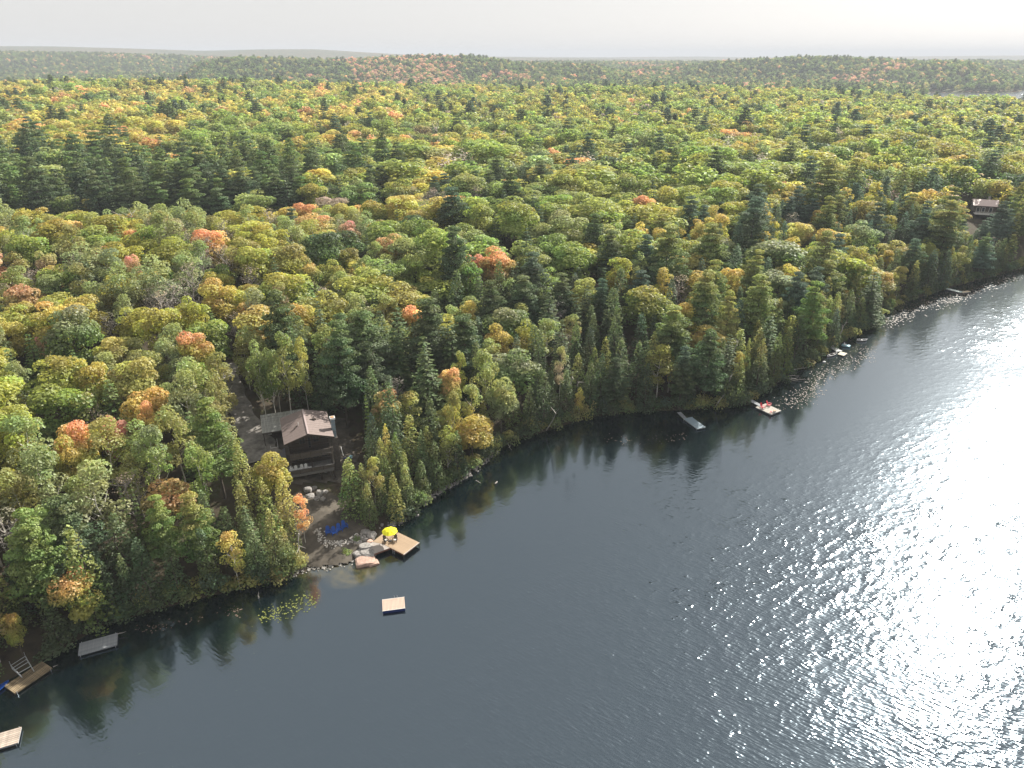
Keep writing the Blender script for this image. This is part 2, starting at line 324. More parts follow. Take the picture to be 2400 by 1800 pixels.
def maple(rng, leaf, per, h=16., w=9., nb=24):
    cz = h*.60; rz = h*.40; B = [(0, 0, cz, w*.3, rz*.62)]
    for i in range(nb):
        z = rng.uniform(-.75, .95); a = i*2.4+rng.uniform(-.5, .5); rr = math.sqrt(max(.05, 1-z*z*.9))*rng.uniform(.55, .86)
        rb = w*rng.uniform(.13, .23); B.append((math.cos(a)*rr*w*.42, math.sin(a)*rr*w*.42, cz+z*rz*.82, rb, rb*rng.uniform(.6, .95)))
    return cloud(B, per, leaf, rng, h, cz-rz)
def birch(rng, leaf, per, h=17., w=6., nb=26):
    B = []
    for i in range(nb):
        t = rng.uniform(.0, 1.); z = h*(.36+.6*t); a = i*2.4+rng.uniform(-.6, .6); rr = w*.42*math.sqrt(max(.06, 1-(2*t-.85)**2*.8))*rng.uniform(.3, 1)
        rb = w*rng.uniform(.12, .2); B.append((math.cos(a)*rr, math.sin(a)*rr, z, rb, rb*rng.uniform(.9, 1.4)))
    return cloud(B, per, leaf, rng, h, h*.35, up=.1)
def cedar(rng, leaf, per, h=14., w=5., nb=48):
    B = []
    for i in range(nb):
        t = (i+rng.uniform(0, 1))/nb; t = t**.85; a = i*2.4+rng.uniform(-.3, .3); rr = w*.5*(1-t)**.72*rng.uniform(.6, .95)
        rb = w*.5*(.17+.22*(1-t)); B.append((math.cos(a)*rr*.8, math.sin(a)*rr*.8, h*(.03+.93*t), rb*.8, rb*1.5))
    return cloud(B, per, leaf, rng, h, 0, up=.0)
def spruce(rng, leaf, per, h=16., w=5.):
    C = []; N = []; var = []; cl = []; top = []; tiers = 17
    for i in range(tiers):
        t = i/tiers; z0 = h*(.06+.93*t); L = w*.5*(1-t)**.9+.15; nb = max(4, int(10*(1-t)+4))
        for j in range(nb):
            a = j*6.283/nb+i*.7+rng.uniform(-.2, .2); LL = L*rng.uniform(.75, 1.15); m = max(3, int(per*LL*1.1)); s = rng.uniform(.1, 1, m)**.7; bc = rng.uniform(0, 1)
            wdt = (.1+.22*s)*LL*.5; lat = rng.uniform(-1, 1, m)*wdt
            C.append(np.stack([math.cos(a)*s*LL-math.sin(a)*lat, math.sin(a)*s*LL+math.cos(a)*lat, z0-s*LL*.28+s*s*LL*.12+rng.normal(0, .05, m)], 1))
            N.append(np.tile([math.cos(a)*.35, math.sin(a)*.35, 1.0], (m, 1))); cl.append(np.full(m, bc)); var.append(np.clip(.42+rng.normal(0, .15, m)+s*.2, 0, 1)); top.append(np.clip(s-.4+t*.3, 0, 1))
    V, Q = leafquads(np.vstack(C), np.vstack(N)*1.6, leaf, rng, 1.7)
    return V, Q, np.concatenate(var), np.concatenate(cl), np.concatenate(top)
def pine(rng, leaf, per, h=23., w=8.):
    B = []; tiers = 10
    for i in range(tiers):
        t = i/(tiers-1); z = h*(.30+.66*t); L = w*.5*(.55+.6*math.sin(math.pi*min(1, .25+t*.85)))*(1-.55*t**2)
        for j in range(5 if t < .85 else 3):
            a = j*6.283/5+i*1.1+rng.uniform(-.35, .35); LL = L*rng.uniform(.55, 1.12)
            for q in (.5, .85):
                rb = w*(.085+.04*rng.uniform(0, 1))*(1.15-.3*t); B.append((math.cos(a)*LL*q, math.sin(a)*LL*q, z+q*LL*.18+rng.normal(0, .2), rb*1.35, rb*.55))
    B.append((0, 0, h*.97, w*.07, w*.1))
    return cloud(B, per, leaf, rng, h, h*.3, up=-.1)
def shrub(rng, leaf, per, h=3., w=3.5):
    B = [(rng.normal(0, w*.22), rng.normal(0, w*.22), h*rng.uniform(.15, .7), w*rng.uniform(.16, .3), h*rng.uniform(.18, .3)) for _ in range(11)]
    return cloud(B, per, leaf, rng, h, 0, up=.2)
def bare(rng, leaf, per, h=15., w=6.):
    B = []
    for i in range(18):
        t = rng.uniform(0, 1); a = i*2.4; rr = w*.4*rng.uniform(.2, 1)*math.sqrt(max(.1, 1-(2*t-1)**2)); rb = w*.16; B.append((math.cos(a)*rr, math.sin(a)*rr, h*(.45+.5*t), rb, rb))
    return cloud(B, per, leaf, rng, h, h*.4)
# name: crown fn, (leaf, per) near / mid / far, nominal height, width, trunk material
KIND = {
 'maple_tree':  (maple,  (.42, 58), (.75, 15), (1.25, 5.0), 16., 9.0, BARK, LEAF, 7),
 'birch_tree':  (birch,  (.30, 95), (.62, 22), (1.1, 6.5), 17., 6.0, WBARK, LEAF, 5),
 'cedar_tree':  (cedar,  (.27, 95), (.6, 20), (1.1, 5.5), 14., 5.0, BARK, NEEDLE, 5),
 'spruce_tree': (spruce, (.26, 12), (.6, 3.0), (1.1, .8), 16., 5.0, BARK, NEEDLE, 4),
 'pine_tree':   (pine,   (.32, 85), (.6, 17), (1.1, 5.0), 23., 8.0, BARK, NEEDLE, 5),
 'bare_tree':   (bare,   (.20, 16), (.6, 7), (1.0, 2.5), 15., 6.0, GBARK, LEAF, 4),
 'shoreline_shrub': (shrub, (.26, 80), (.5, 22), (.9, 6), 3., 3.5, BARK, LEAF, 4)}
MESH = {}
for kn, (fn, near, mid, far, kh, kw, tmat, cmat, nv) in KIND.items():
    MESH[kn] = []
    for i in range(nv):
        rg = np.random.default_rng(100+i*13+len(kn))
        cm = crownmesh(kn+'_crown', fn(rg, near[0], near[1], h=kh, w=kw), cmat)
        if kn == 'shoreline_shrub': tr = limbs(rg, kh*.6, .04, 5, kw*.3, .1, .7, tmat, kn+'_stem')
        elif kn == 'bare_tree': tr = limbs(rg, kh*.92, .14, 22, kw*.55, .3, .95, tmat, kn+'_trunk', .8, 3)
        elif kn == 'maple_tree': tr = limbs(rg, kh*.8, .2, 8, kw*.4, .25, .8, tmat, kn+'_trunk', .7)
        elif kn == 'birch_tree': tr = limbs(rg, kh*.9, .13, 10, kw*.4, .3, .85, tmat, kn+'_trunk', 1.1)
        elif kn == 'pine_tree': tr = limbs(rg, kh*.95, .24, 14, kw*.42, .25, .9, tmat, kn+'_trunk', .2)
        else: tr = limbs(rg, kh*.92, .15, 0, 1, .3, .9, tmat, kn+'_trunk')
        MESH[kn].append((cm, tr))
C_ = dict(G=(.115, .180, .036), YG=(.285, .290, .042), OL=(.240, .245, .066), GO=(.40, .345, .075), OR=(.52, .32, .12), CO=(.50, .27, .18), TA=(.34, .285, .19), PG=(.235, .285, .078),
          DG=(.060, .095, .038), CE=(.105, .145, .042), CY=(.25, .255, .055), TE=(.080, .130, .080), GR=(.29, .26, .235), BG=(.195, .265, .045), SG=(.195, .225, .110))
CNAME = dict(G='green', YG='yellow-green', OL='olive', GO='golden', OR='orange', CO='coral red', TA='tan', PG='pale green', DG='dark green', CE='deep green', CY='yellow-tinged', TE='blue-green', GR='grey', BG='bright green', SG='grey-green')
KNAME = dict(maple_tree='maple', birch_tree='birch', cedar_tree='cedar', spruce_tree='spruce', pine_tree='pine', bare_tree='bare-branched tree', shoreline_shrub='shrub')
PLACED = []   # kind, x, y, z, height, width, tint key, tip key, hero phrase
def put(kind, x, y, h, w, tint, tip=None, phrase=None, z=None):
    z = ground(x, y) if z is None else z
    PLACED.append([kind, x, y, z, h, w, tint, tip or tint, phrase])
def hero(px, py, w, kind, tint, tip=None, h=None, phrase=None):
    kn = {'m': 'maple_tree', 'b': 'birch_tree', 'c': 'cedar_tree', 's': 'spruce_tree', 'p': 'pine_tree', 'x': 'bare_tree', 'h': 'shoreline_shrub'}[kind]
    kh, kw = KIND[kn][4], KIND[kn][5]; h = h or kh
    P = by_top(px, py, h); dep = proj(P[0], P[1], P[2])[2]; ww = w*dep/F
    if shore_d([P[0]], [P[1]])[0] < .3:
        for _ in range(60):
            P[1] += .4; P[0] -= .15
            if shore_d([P[0]], [P[1]])[0] > .6: break
    put(kn, P[0], P[1], h, ww, tint, tip, phrase)
HER = """340 510 76 m BG;488 533 105 m GO OR 15 the big orange maple at upper left;506 649 105 m YG GO;590 674 70 b SG;440 690 80 m YG;192 569 110 b SG PG 18;253 584 80 b PG SG;29 624 90 b PG;300 584 50 m OL CO
98 580 60 m TA OL;398 660 90 x GR TA 15 the bare grey tree on the left slope;437 540 50 x GR;520 510 60 x TA;647 620 35 x CO TA 12;564 555 80 b OL;615 544 75 m YG;727 515 90 b PG YG 18;777 457 110 m OL TA 18;720 600 65 m G GO
651 660 55 b TA OL;687 703 110 m YG GO;365 714 110 m YG;445 780 90 m YG OR;152 718 130 m G SG 18;90 780 40 m OL CO 12;119 841 140 m BG YG 16 the bright yellow-green maple at left;200 833 90 m YG GO;307 844 120 m OL GO
445 840 90 b PG;499 870 60 b OL;481 935 110 p G BG 20 the bushy green pine beside the drive;329 938 60 m YG OR;260 970 65 m CO CO 15 the coral red maple on the left;394 953 90 b OL;155 989 110 m YG OR;15 956 120 m YG
206 924 60 x GR TA 14;553 1033 80 c CY CY 14;628 1062 95 m YG GO 12;700 1165 46 b OR OR 10 the orange tree by the beach;655 1105 80 c CY GO 12;672 1185 50 c CE CY 10;610 1120 80 c G CY 13;660 1240 60 c CE CY 9;560 1128 75 c CE CY;441 1160 90 p G CY 16;362 1163 75 p G BG 15;278 1134 30 s G CE 15 the left spruce spire;304 1131 32 s G CE 15
633 1236 75 c CE CY 13;535 1247 70 b GO GO 11 the small golden birch by the water;318 1272 100 c DG DG 13;278 1330 70 c DG CE 11;390 1326 80 c DG CE 11;470 1300 80 c CE DG 12;590 1300 80 c CE CE 11;50 1203 130 p G BG 20;159 1240 130 c G CY 18
145 1370 115 m YG OR 12 the orange-topped maple at lower left;230 1370 80 c DG DG 11;15 1475 50 m YG GO 9;83 1055 110 b SG PG 18;15 1095 90 b OL;152 1020 90 m YG GO;347 1000 90 b PG SG;452 1040 75 b G PG;95 1480 90 c DG CE 9
989 500 100 m PG G 18;1116 475 90 m PG BG 18;1206 472 115 m PG BG 20 the tallest light green crown;1333 490 115 m PG SG 20;1069 530 75 m SG PG;971 591 85 m BG PG;1108 584 55 m CO CO 14 the small coral maple;1166 577 100 m OL OR 17 the orange maple near the centre
1101 613 75 m G G;1250 591 80 p DG TE 20;845 631 150 m PG YG 17 the broad pale green maple;910 544 90 m OL OR;816 515 60 m OL CO;1098 703 60 b YG GO 14;1047 739 80 b YG YG 14;1170 757 75 m YG GO 14;1232 750 70 b YG YG 14;971 714 70 m OL OR 14
798 736 85 p DG CE 18;855 800 90 p DG DG 18 the dark pine behind the chalet;928 468 22 s DG DG 18;1279 470 28 s DG DG 18;1452 602 75 m YG YG;1279 660 60 m G PG 12;1369 650 75 m OL PG 14;1412 652 55 p DG TE 16
855 916 26 s G BG 14 the slim spruce right of the chalet;895 888 30 s CE G 16;935 884 18 s DG DG 16;993 815 65 c SG TE 15;1134 826 75 b OL PG 18;1076 820 40 b YG OL 15;1054 860 60 m OL OR 14;1174 884 80 m SG PG 15;1101 902 65 b YG PG 15;1062 920 50 b YG OL
960 920 75 b OL GO 12;902 915 80 m G OR 14;1148 1007 56 b GO GO 9 the gold birch on the middle shore;902 996 55 c CY GO 14;858 1130 55 c CE CY 9;803 1010 45 c G CY 9;815 1075 95 c G CY 12 the big cedar between chalet and dock;845 1085 60 c CE CY 11;870 1070 50 b OL YG 11;890 1030 60 c CE CY 13;925 1010 60 c CE G 13;945 1060 55 c CE CY 12;985 1010 60 c DG CE 13;1020 1040 60 c CE CE 11;920 1110 60 c CY CY 10;955 1110 60 c CE CY 10;890 1110 50 c CE GO 9;1070 1010 60 c DG CE 11;985 1080 60 c CE CE 9;1045 1000 55 b OL YG 12
1315 812 40 b TA OL 14;1369 925 28 b GO YG 8;1772 461 80 p DG TE 25 the tall dark pine at right;1682 497 70 m YG GO;1642 515 50 m OL GO;1939 490 80 m YG GO 15 the gold-topped maple at upper right;2033 465 90 m OL YG;1957 537 105 m YG GO;1870 519 80 m OL GO
1610 555 105 m G YG;1508 545 80 m PG BG;1516 457 80 m SG OR;1505 634 70 p TE TE 16 the blue-green pine;1653 631 95 m YG GO;1718 624 80 m YG GO;1715 678 65 p OL CY 20;1787 645 100 p G CY 22 the layered pine by the right shore;1917 656 80 p G BG 22
2033 627 110 b YG GO 13 the golden birches by the far shore;2075 638 70 b OL GO 12;2116 625 45 b OL GO 11;1866 775 60 c G CY 14;1834 785 50 c CE G 14;1809 812 65 c DG CY 15;1758 790 38 c CE CY 14;1736 825 42 b YG GO 10;1581 718 110 p CE BG 20
1519 678 130 m G YG 16;1574 837 40 b GO YG 10;1631 840 60 p DG TE 16;1979 735 48 c DG TE 12;1640 900 55 c DG DG 10;1722 905 60 h DG CE 7;1412 830 60 c DG DG 14;1460 860 60 p DG DG 14;1530 870 60 c DG DG 12;1500 800 70 c DG CE 14
595 800 60 b G PG 19;655 775 70 b PG G 20 the tall white-trunked birch behind the carport;700 790 45 b PG YG 18;622 815 55 b G PG 17;2360 470 60 p TE DG 20;2150 560 60 p DG TE 18;2200 590 60 c DG TE 16;2250 600 50 c TE DG 15;2320 560 55 p TE G 16;2380 600 60 c DG TE 14;2250 470 60 m OL GO 14"""
for ln in HER.replace('\n', ';').split(';'):
    t = ln.split(); px, py, w, k = float(t[0]), float(t[1]), float(t[2]), t[3]; rest = t[4:]; tint = rest.pop(0)
    tip = rest.pop(0) if rest and rest[0] in C_ else None; h = float(rest.pop(0)) if rest and rest[0].replace('.', '').isdigit() else None
    hero(px, py, w, k, tint, tip, h, ' '.join(rest) or None)
NHERO = len(PLACED)
# ------------------------------------------------------------------ where trees may not stand
DRIVE = np.array([(-46.5, 116), (-49, 120), (-53.5, 127), (-58, 135), (-62, 143), (-66, 152)])
HO = at(722.7, 1016.6, 14.5)[:2]; HA = math.radians(20.5); HU = np.array([math.cos(HA), math.sin(HA)]); HV = np.array([-HU[1], HU[0]])
def hl(u, v): return HO+HU*u+HV*v
COTT = grounded(2300, 505)
def clear(x, y, m=0.):
    q = np.stack([x-HO[0], y-HO[1]], -1); u = q@HU; v = q@HV
    c = (u > -9.5-m) & (u < 8.5+m) & (v > -1) & (v < 21+m)
    c |= (u > -5-m*.5) & (u < 4.5+m*.5) & (v > -14) & (v < 0)
    c |= pdist(x, y, DRIVE) < 2.6+m
    c |= (np.hypot(x+30, y-98) < 6.2+m*.5)
    c |= (x < -50) & (np.abs(y-(256+.12*(x+190))) < 11*np.clip((-x-40)/60, 0, 1))
    c |= (np.hypot(x-COTT[0]-2, y-COTT[1]+2) < 9+m)
    c |= (pdist(x, y, np.array([(COTT[0], COTT[1]), (COTT[0]-4, COTT[1]-22)])) < 5)
    return c
# hero trees on cleared ground move off it only when they hide the house
PLACED = [p for i, p in enumerate(PLACED) if not (clear(np.array([p[1]]), np.array([p[2]]), -1.5)[0] and not (p[8] or p[0] == 'birch_tree'))]
grid = {}
def fits(x, y, r):
    gx, gy = int(x//8), int(y//8)
    for i in range(gx-1, gx+2):
        for j in range(gy-1, gy+2):
            for (a, b, q) in grid.get((i, j), ()):
                if (a-x)**2+(b-y)**2 < (r+q)**2: return False
    return True
def reg(x, y, r): grid.setdefault((int(x//8), int(y//8)), []).append((x, y, r))
for p in PLACED: reg(p[1], p[2], p[5]*.33)
def pick(rng, opts):
    r = rng.uniform(0, sum(o[0] for o in opts))
    for o in opts:
        r -= o[0]
        if r <= 0: return o
    return opts[-1]
M_, B_, CD, SP, PN, BR, SH = 'maple_tree', 'birch_tree', 'cedar_tree', 'spruce_tree', 'pine_tree', 'bare_tree', 'shoreline_shrub'
def recipe(px, py, x, y, d, patch, rng):
    if y > 262 and y < 380 and px < 620+rng.uniform(0, 320):
        return pick(rng, [(5, PN, 'DG', 'CE', 25), (3.5, PN, 'CE', 'G', 23), (2.6, M_, 'G', 'PG', 19), (2.5, SP, 'DG', 'DG', 23), (.7, M_, 'OL', 'YG', 16)])
    if d < 9: return pick(rng, [(5, CD, 'CE', 'CY', 15), (4.5, CD, 'DG', 'CE', 15), (1.0, B_, 'OL', 'YG', 14), (.7, M_, 'YG', 'GO', 13), (1.8, PN, 'DG', 'CE', 21), (1, SP, 'DG', 'CE', 17)])
    if px < 640 and y < 262:
        return pick(rng, [(4, M_, 'YG', 'YG', 15), (1.6, M_, 'G', 'BG', 15), (1.5, M_, 'YG', 'GO', 15), (.35, M_, 'OL', 'OR', 14), (.06, M_, 'OR', 'CO', 14), (1.8, B_, 'SG', 'PG', 17), (1, B_, 'OL', 'OL', 16), (.7, BR, 'GR', 'TA', 14), (.5, SP, 'CE', 'G', 14), (.5, M_, 'TA', 'OL', 14)])
    if y < 262 and d < 45 and px < 1500:
        return pick(rng, [(3, CD, 'DG', 'CE', 17), (2.6, PN, 'DG', 'CE', 22), (1.6, SP, 'DG', 'CE', 19), (1.6, M_, 'OL', 'YG', 16), (1.5, B_, 'OL', 'PG', 15), (1, M_, 'G', 'SG', 14), (.8, CD, 'SG', 'TE', 14), (.7, BR, 'GR', 'GR', 13)])
    if y < 320 and px >= 1500 and d < 70:
        return pick(rng, [(1.3, PN, 'CE', 'CY', 23), (2, CD, 'DG', 'TE', 16), (1.6, M_, 'G', 'SG', 18), (1.6, M_, 'OL', 'GO', 14), (1.0, B_, 'YG', 'GO', 14), (1.5, M_, 'G', 'YG', 15), (1, PN, 'TE', 'TE', 18), (.5, BR, 'GR', 'TA', 13)])
    if 880 < px < 1950 and y > 175 and y < 620 and patch > -.35: return pick(rng, [(4, M_, 'PG', 'BG', 18), (2.5, M_, 'PG', 'YG', 17), (1.5, M_, 'G', 'PG', 17), (1.2, M_, 'SG', 'PG', 16), (.25, M_, 'OL', 'OR', 15), (.3, SP, 'DG', 'DG', 17), (.25, PN, 'DG', 'CE', 21)])
    if px < 950 and y > 380 and patch < .2: return pick(rng, [(4, M_, 'YG', 'GO', 15), (3, M_, 'OL', 'GO', 15), (.8, M_, 'OL', 'OR', 15), (.08, M_, 'CO', 'OR', 14), (2.6, M_, 'G', 'YG', 15), (.4, PN, 'DG', 'CE', 20)])
    if patch > .7: return pick(rng, [(5, M_, 'PG', 'BG', 18), (2, M_, 'G', 'PG', 17), (1, M_, 'SG', 'PG', 16), (.4, SP, 'DG', 'DG', 17)])
    if patch < -.75 and px < 1150: return pick(rng, [(1.1, M_, 'OL', 'OR', 15), (1.5, M_, 'TA', 'OL', 15), (4, M_, 'YG', 'GO', 15), (.12, M_, 'CO', 'OR', 14), (1.3, M_, 'G', 'OL', 15), (.5, SP, 'DG', 'CE', 17), (.7, BR, 'GR', 'TA', 14)])
    return pick(rng, [(3, M_, 'YG', 'OL', 15), (2.6, M_, 'G', 'YG', 16), (1.4, M_, 'OL', 'GO', 15), (1.3, M_, 'PG', 'YG', 16), (.18, M_, 'OL', 'OR', 14), (1, M_, 'G', 'DG', 16), (.5, PN, 'DG', 'TE', 20), (.3, SP, 'DG', 'CE', 17), (.5, BR, 'GR', 'TA', 14), (.9, B_, 'SG', 'PG', 16)])
KEEP = [(608, 950, 792, 1138), (556, 880, 606, 1045), (712, 1150, 828, 1325), (788, 955, 826, 1035), (860, 1235, 985, 1300), (2280, 470, 2350, 516), (12, 1540, 90, 1605)]
def hides(kn, x, y, z, h, w):
    """would this tree stand in the open ground seen round the chalet, drive and beach"""
    a, b, dp = proj(x, y, z+h); c, e, _ = proj(x, y, z+h*(.1 if kn in ('cedar_tree', 'spruce_tree') else .35)); r = w*.42*F/dp
    for i, (x0, y0, x1, y1) in enumerate(KEEP):
        if a+r > x0 and a-r < x1 and b < y1-4 and e > y0+4: return True
    return False
def scatter(r0, r1, n, seed, far=False):
    rng = np.random.default_rng(seed); out = []
    rr = np.sqrt(rng.uniform(r0*r0, r1*r1, n)); aa = rng.uniform(-math.radians(50), math.radians(52), n)
    x = rr*np.sin(aa); y = rr*np.cos(aa); d = shore_d(x, y); z = height(x, y)
    patch = wob(x, y, 150, 0, 5)+.6*wob(x, y, 55, 7, 4); px, py, dep = proj(x, y, z+14); ok = (d > .8) & (z > .15) & ~clear(x, y) & (px > -700) & (px < 3150)
    for i in np.nonzero(ok)[0]:
        _, kn, t1, t2, h = recipe(px[i], py[i], x[i], y[i], d[i], patch[i], rng)
        h = h*rng.uniform(.74, 1.2); kw = KIND[kn][5]*h/KIND[kn][4]; w = kw*rng.uniform(1.1, 1.7)*(1.08 if y[i] > 300 else 1)*(1.3 if 880 < px[i] < 1950 and 175 < y[i] < 430 and d[i] > 25 and kn == M_ else 1)
        if d[i] < 9: h *= .9
        r = w*(.31 if d[i] > 9 else .24)
        if ((y[i] < 190 and -90 < x[i] < 0) or (x[i] > 90 and y[i] < 420)) and hides(kn, x[i], y[i], z[i], h, w): continue
        if not fits(x[i], y[i], r): continue
        reg(x[i], y[i], r); out.append([kn, x[i], y[i], z[i], h, w, t1, t2, None])
    return out
NEARS = scatter(70, 330, 60000, 5)
MIDS = scatter(330, 1150, 90000, 6)
# shrubs leaning over the waterline
rng = np.random.default_rng(44); acc = 0; nx = 0
for (x1, y1), (x2, y2) in zip(SHORE[2:36], SHORE[3:37]):
    L = math.hypot(x2-x1, y2-y1); nxt = acc
    while nx < L:
        t = nx/L; x = x1+(x2-x1)*t; y = y1+(y2-y1)*t; nrm = (-(y2-y1)/L, (x2-x1)/L); o = rng.uniform(.1, 1.3)
        xx, yy = x+nrm[0]*o, y+nrm[1]*o
        if not (-34 < xx < -21 and 89 < yy < 106) and not (proj(xx, yy, 1.5)[0] < 118 and 1500 < proj(xx, yy, 1.5)[1] < 1612):
            t1, t2 = random.choice([('DG', 'CE'), ('CE', 'G'), ('DG', 'DG'), ('OL', 'OL'), ('CE', 'CY'), ('DG', 'TE')])
            NEARS.append([SH, xx, yy, max(0.05, ground(xx, yy)), rng.uniform(2.0, 5.0), rng.uniform(3, 5), t1, t2, None])
        nx += rng.uniform(1.6, 3.4)*(1 if y < 200 else 1.6)
    nx -= L
for x, y, h, w, c in ((-41, 100.5, 1.2, 2, 'G'), (-26.6, 99.5, 1.0, 1.6, 'G'), (-34.5, 93.2, 1.4, 2.2, 'OL'), (-27.6, 96.3, .9, 1.6, 'BG'), (-20.3, 106.5, 1.5, 2.4, 'OL'), (-40, 133.5, 2.2, 2.6, 'SG')):
    NEARS.append([SH, x, y, ground(x, y), h, w, c, c, None])
ALL = PLACED+NEARS
A = np.array([[p[1], p[2], p[3]+p[4]*.6] for p in ALL]); qx, qy, qd = proj(A[:, 0], A[:, 1], A[:, 2])
inview = (qx > -60) & (qx < 2460) & (qy < 1900)
LIM = {'maple_tree': 292, 'birch_tree': 200, 'cedar_tree': 250, 'spruce_tree': 150, 'pine_tree': 250, 'bare_tree': 90, SH: 170}
cnt = {}; indiv = []; rest = []
for i in sorted(range(len(ALL)), key=lambda i: (0 if i < len(PLACED) else 1, qd[i])):
    k = ALL[i][0]
    if inview[i] and cnt.get(k, 0) < LIM[k]: cnt[k] = cnt.get(k, 0)+1; indiv.append(i)
    else: rest.append(ALL[i])
# ------------------------------------------------------------------ labels that single each tree out
LM = [(720, 1020, 'the brown chalet'), (575, 930, 'the gravel drive'), (930, 1262, 'the parasol dock'), (230, 1480, 'the grey plank dock'), (65, 1560, 'the dock with the tube frame'), (790, 1200, 'the four blue chairs'),
      (1625, 960, 'the dock lying in shade'), (1800, 935, 'the red chairs'), (1870, 860, 'the fallen white trunks'), (1950, 800, 'the moored canoe'), (2310, 480, 'the far cottage'), (2245, 670, 'the farthest dock')]
for i, p in enumerate(PLACED):
    if p[8]: LM.append((qx[i], qy[i], p[8]))
LM = [(a, b, c) for a, b, c in LM]; LMA = np.array([(a, b) for a, b, c in LM])
ORD = ['nearest', 'second', 'third', 'fourth', 'fifth', 'sixth', 'seventh', 'eighth', 'ninth', 'tenth', 'eleventh', 'twelfth', 'thirteenth', 'fourteenth', 'fifteenth', 'sixteenth', 'seventeenth', 'eighteenth', 'nineteenth', 'twentieth']
ASP = {'maple_tree': 'crown', 'birch_tree': 'crown', 'cedar_tree': '', 'spruce_tree': '', 'pine_tree': '', 'bare_tree': '', SH: ''}
buckets = {}
for i in indiv:
    p = ALL[i]
    dd = (LMA-np.array([qx[i], qy[i]]))*np.array([1, 1.3]); dist = np.hypot(dd[:, 0], dd[:, 1])
    own = [j for j in range(len(LM)) if LM[j][2] == p[8]]
    for j in own: dist[j] = 1e9
    j = int(np.argmin(dist)); v = -dd[j]
    o = int(((math.degrees(math.atan2(-v[1], v[0]))+22.5) % 360)//45)
    dirn = ['right of', 'up and right of', 'behind', 'up and left of', 'left of', 'down and left of', 'in front of', 'down and right of'][o]
    size = 'tall' if p[4] > KIND[p[0]][4]*1.03 else ('small' if p[4] < KIND[p[0]][4]*.78 else '')
    cn = CNAME[p[6]]+(' '+CNAME[p[7]]+'-topped' if p[7] != p[6] and p[0] in (M_, B_) else '')
    desc = ' '.join((size+' '+(CNAME[p[6]] if p[0] == BR else cn)+' '+KNAME[p[0]]).split())
    if p[0] == M_ and p[7] in ('OR', 'CO', 'GO') and p[6] != p[7]: desc = ' '.join((size+' '+CNAME[p[6]]+' maple turning '+CNAME[p[7]]).split())
    buckets.setdefault((desc, dirn, j), []).append((dist[j], i))
LABEL = {}
for (desc, dirn, j), L in buckets.items():
    L.sort()
    for k, (_, i) in enumerate(L):
        if len(L) == 1: LABEL[i] = f'{desc} {dirn} {LM[j][2]}'
        else: LABEL[i] = f'{ORD[k] if k < 20 else "farthest"} {desc} {dirn} {LM[j][2]}' 
def trim(t):
    for a_, b_ in ((' and nearest to ', ' nearest '), (' at upper left', ' upper left'), (' standing', ''), ('up and ', 'up-'), ('down and ', 'down-'), (' of the ', ' of '), (' turning ', ' to '), ('the ', '')):
        if len(t.split()) <= 16: break
        t = t.replace(a_, b_)
    return t
LABEL = {k: trim(v) for k, v in LABEL.items()}
for i in indiv:
    if ALL[i][8]: LABEL[i] = dict([(h, h.replace('the ', '', 1)) for h in [ALL[i][8]]])[ALL[i][8]]
FIX = {'left spruce spire': 'left of two pointed spruce spires above the lower left shore', 'slim spruce right of the chalet': 'slim bright spruce spire right of the chalet', 'big orange maple at upper left': 'big orange maple standing out on the upper left slope', 'blue-green pine': 'blue-green bushy pine among yellow maples right of centre', 'tallest light green crown': 'tallest light green maple crown in the upper centre',
       'small coral maple': 'small coral red maple touching the orange maple near the centre', 'broad pale green maple': 'broad pale green maple spreading above the chalet clearing', 'bare grey tree on the left slope': 'bare grey twiggy tree between crowns on the left slope'}
for i in indiv: LABEL[i] = FIX.get(LABEL[i], LABEL[i])
from collections import Counter as _C
DUP = [k for k, v in _C(LABEL.values()).items() if v > 1]; SC['dups'] = len(DUP)
GRP = dict(maple_tree='maples of the lakeside forest', birch_tree='birches of the lakeside forest', cedar_tree='cedars of the lakeside forest', spruce_tree='spruces of the lakeside forest', pine_tree='pines of the lakeside forest', bare_tree='bare trees of the lakeside forest', shoreline_shrub='shrubs leaning over the waterline')
CAT = dict(maple_tree='maple tree', birch_tree='birch tree', cedar_tree='cedar tree', spruce_tree='spruce tree', pine_tree='pine tree', bare_tree='bare tree', shoreline_shrub='shrub')
def vary(c, rng, a=.16):
    k = 1+rng.uniform(-a, a); return [float(min(1, c[0]*k*(1+rng.uniform(-.12, .12)))), float(min(1, c[1]*k)), float(min(1, c[2]*k*(1+rng.uniform(-.15, .15))))]
rng = np.random.default_rng(77)
for i in indiv:
    kn, x, y, z, h, w, t1, t2, ph = ALL[i]; kh, kw = KIND[kn][4], KIND[kn][5]; cm, tr = MESH[kn][int(rng.integers(0, len(MESH[kn])))]
    e = empty(kn, (x, y, z-.15), rng.uniform(0, 6.28), LABEL[i], CAT[kn], GRP[kn]); e.scale = (w/kw, w/kw, h/kh)
    o = bpy.data.objects.new('stem' if kn == SH else 'trunk', tr); link(o, e)
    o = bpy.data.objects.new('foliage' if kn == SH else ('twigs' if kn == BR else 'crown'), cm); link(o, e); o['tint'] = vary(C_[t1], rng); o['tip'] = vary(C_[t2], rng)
    if kn == BR: o['kind'] = 'stuff'
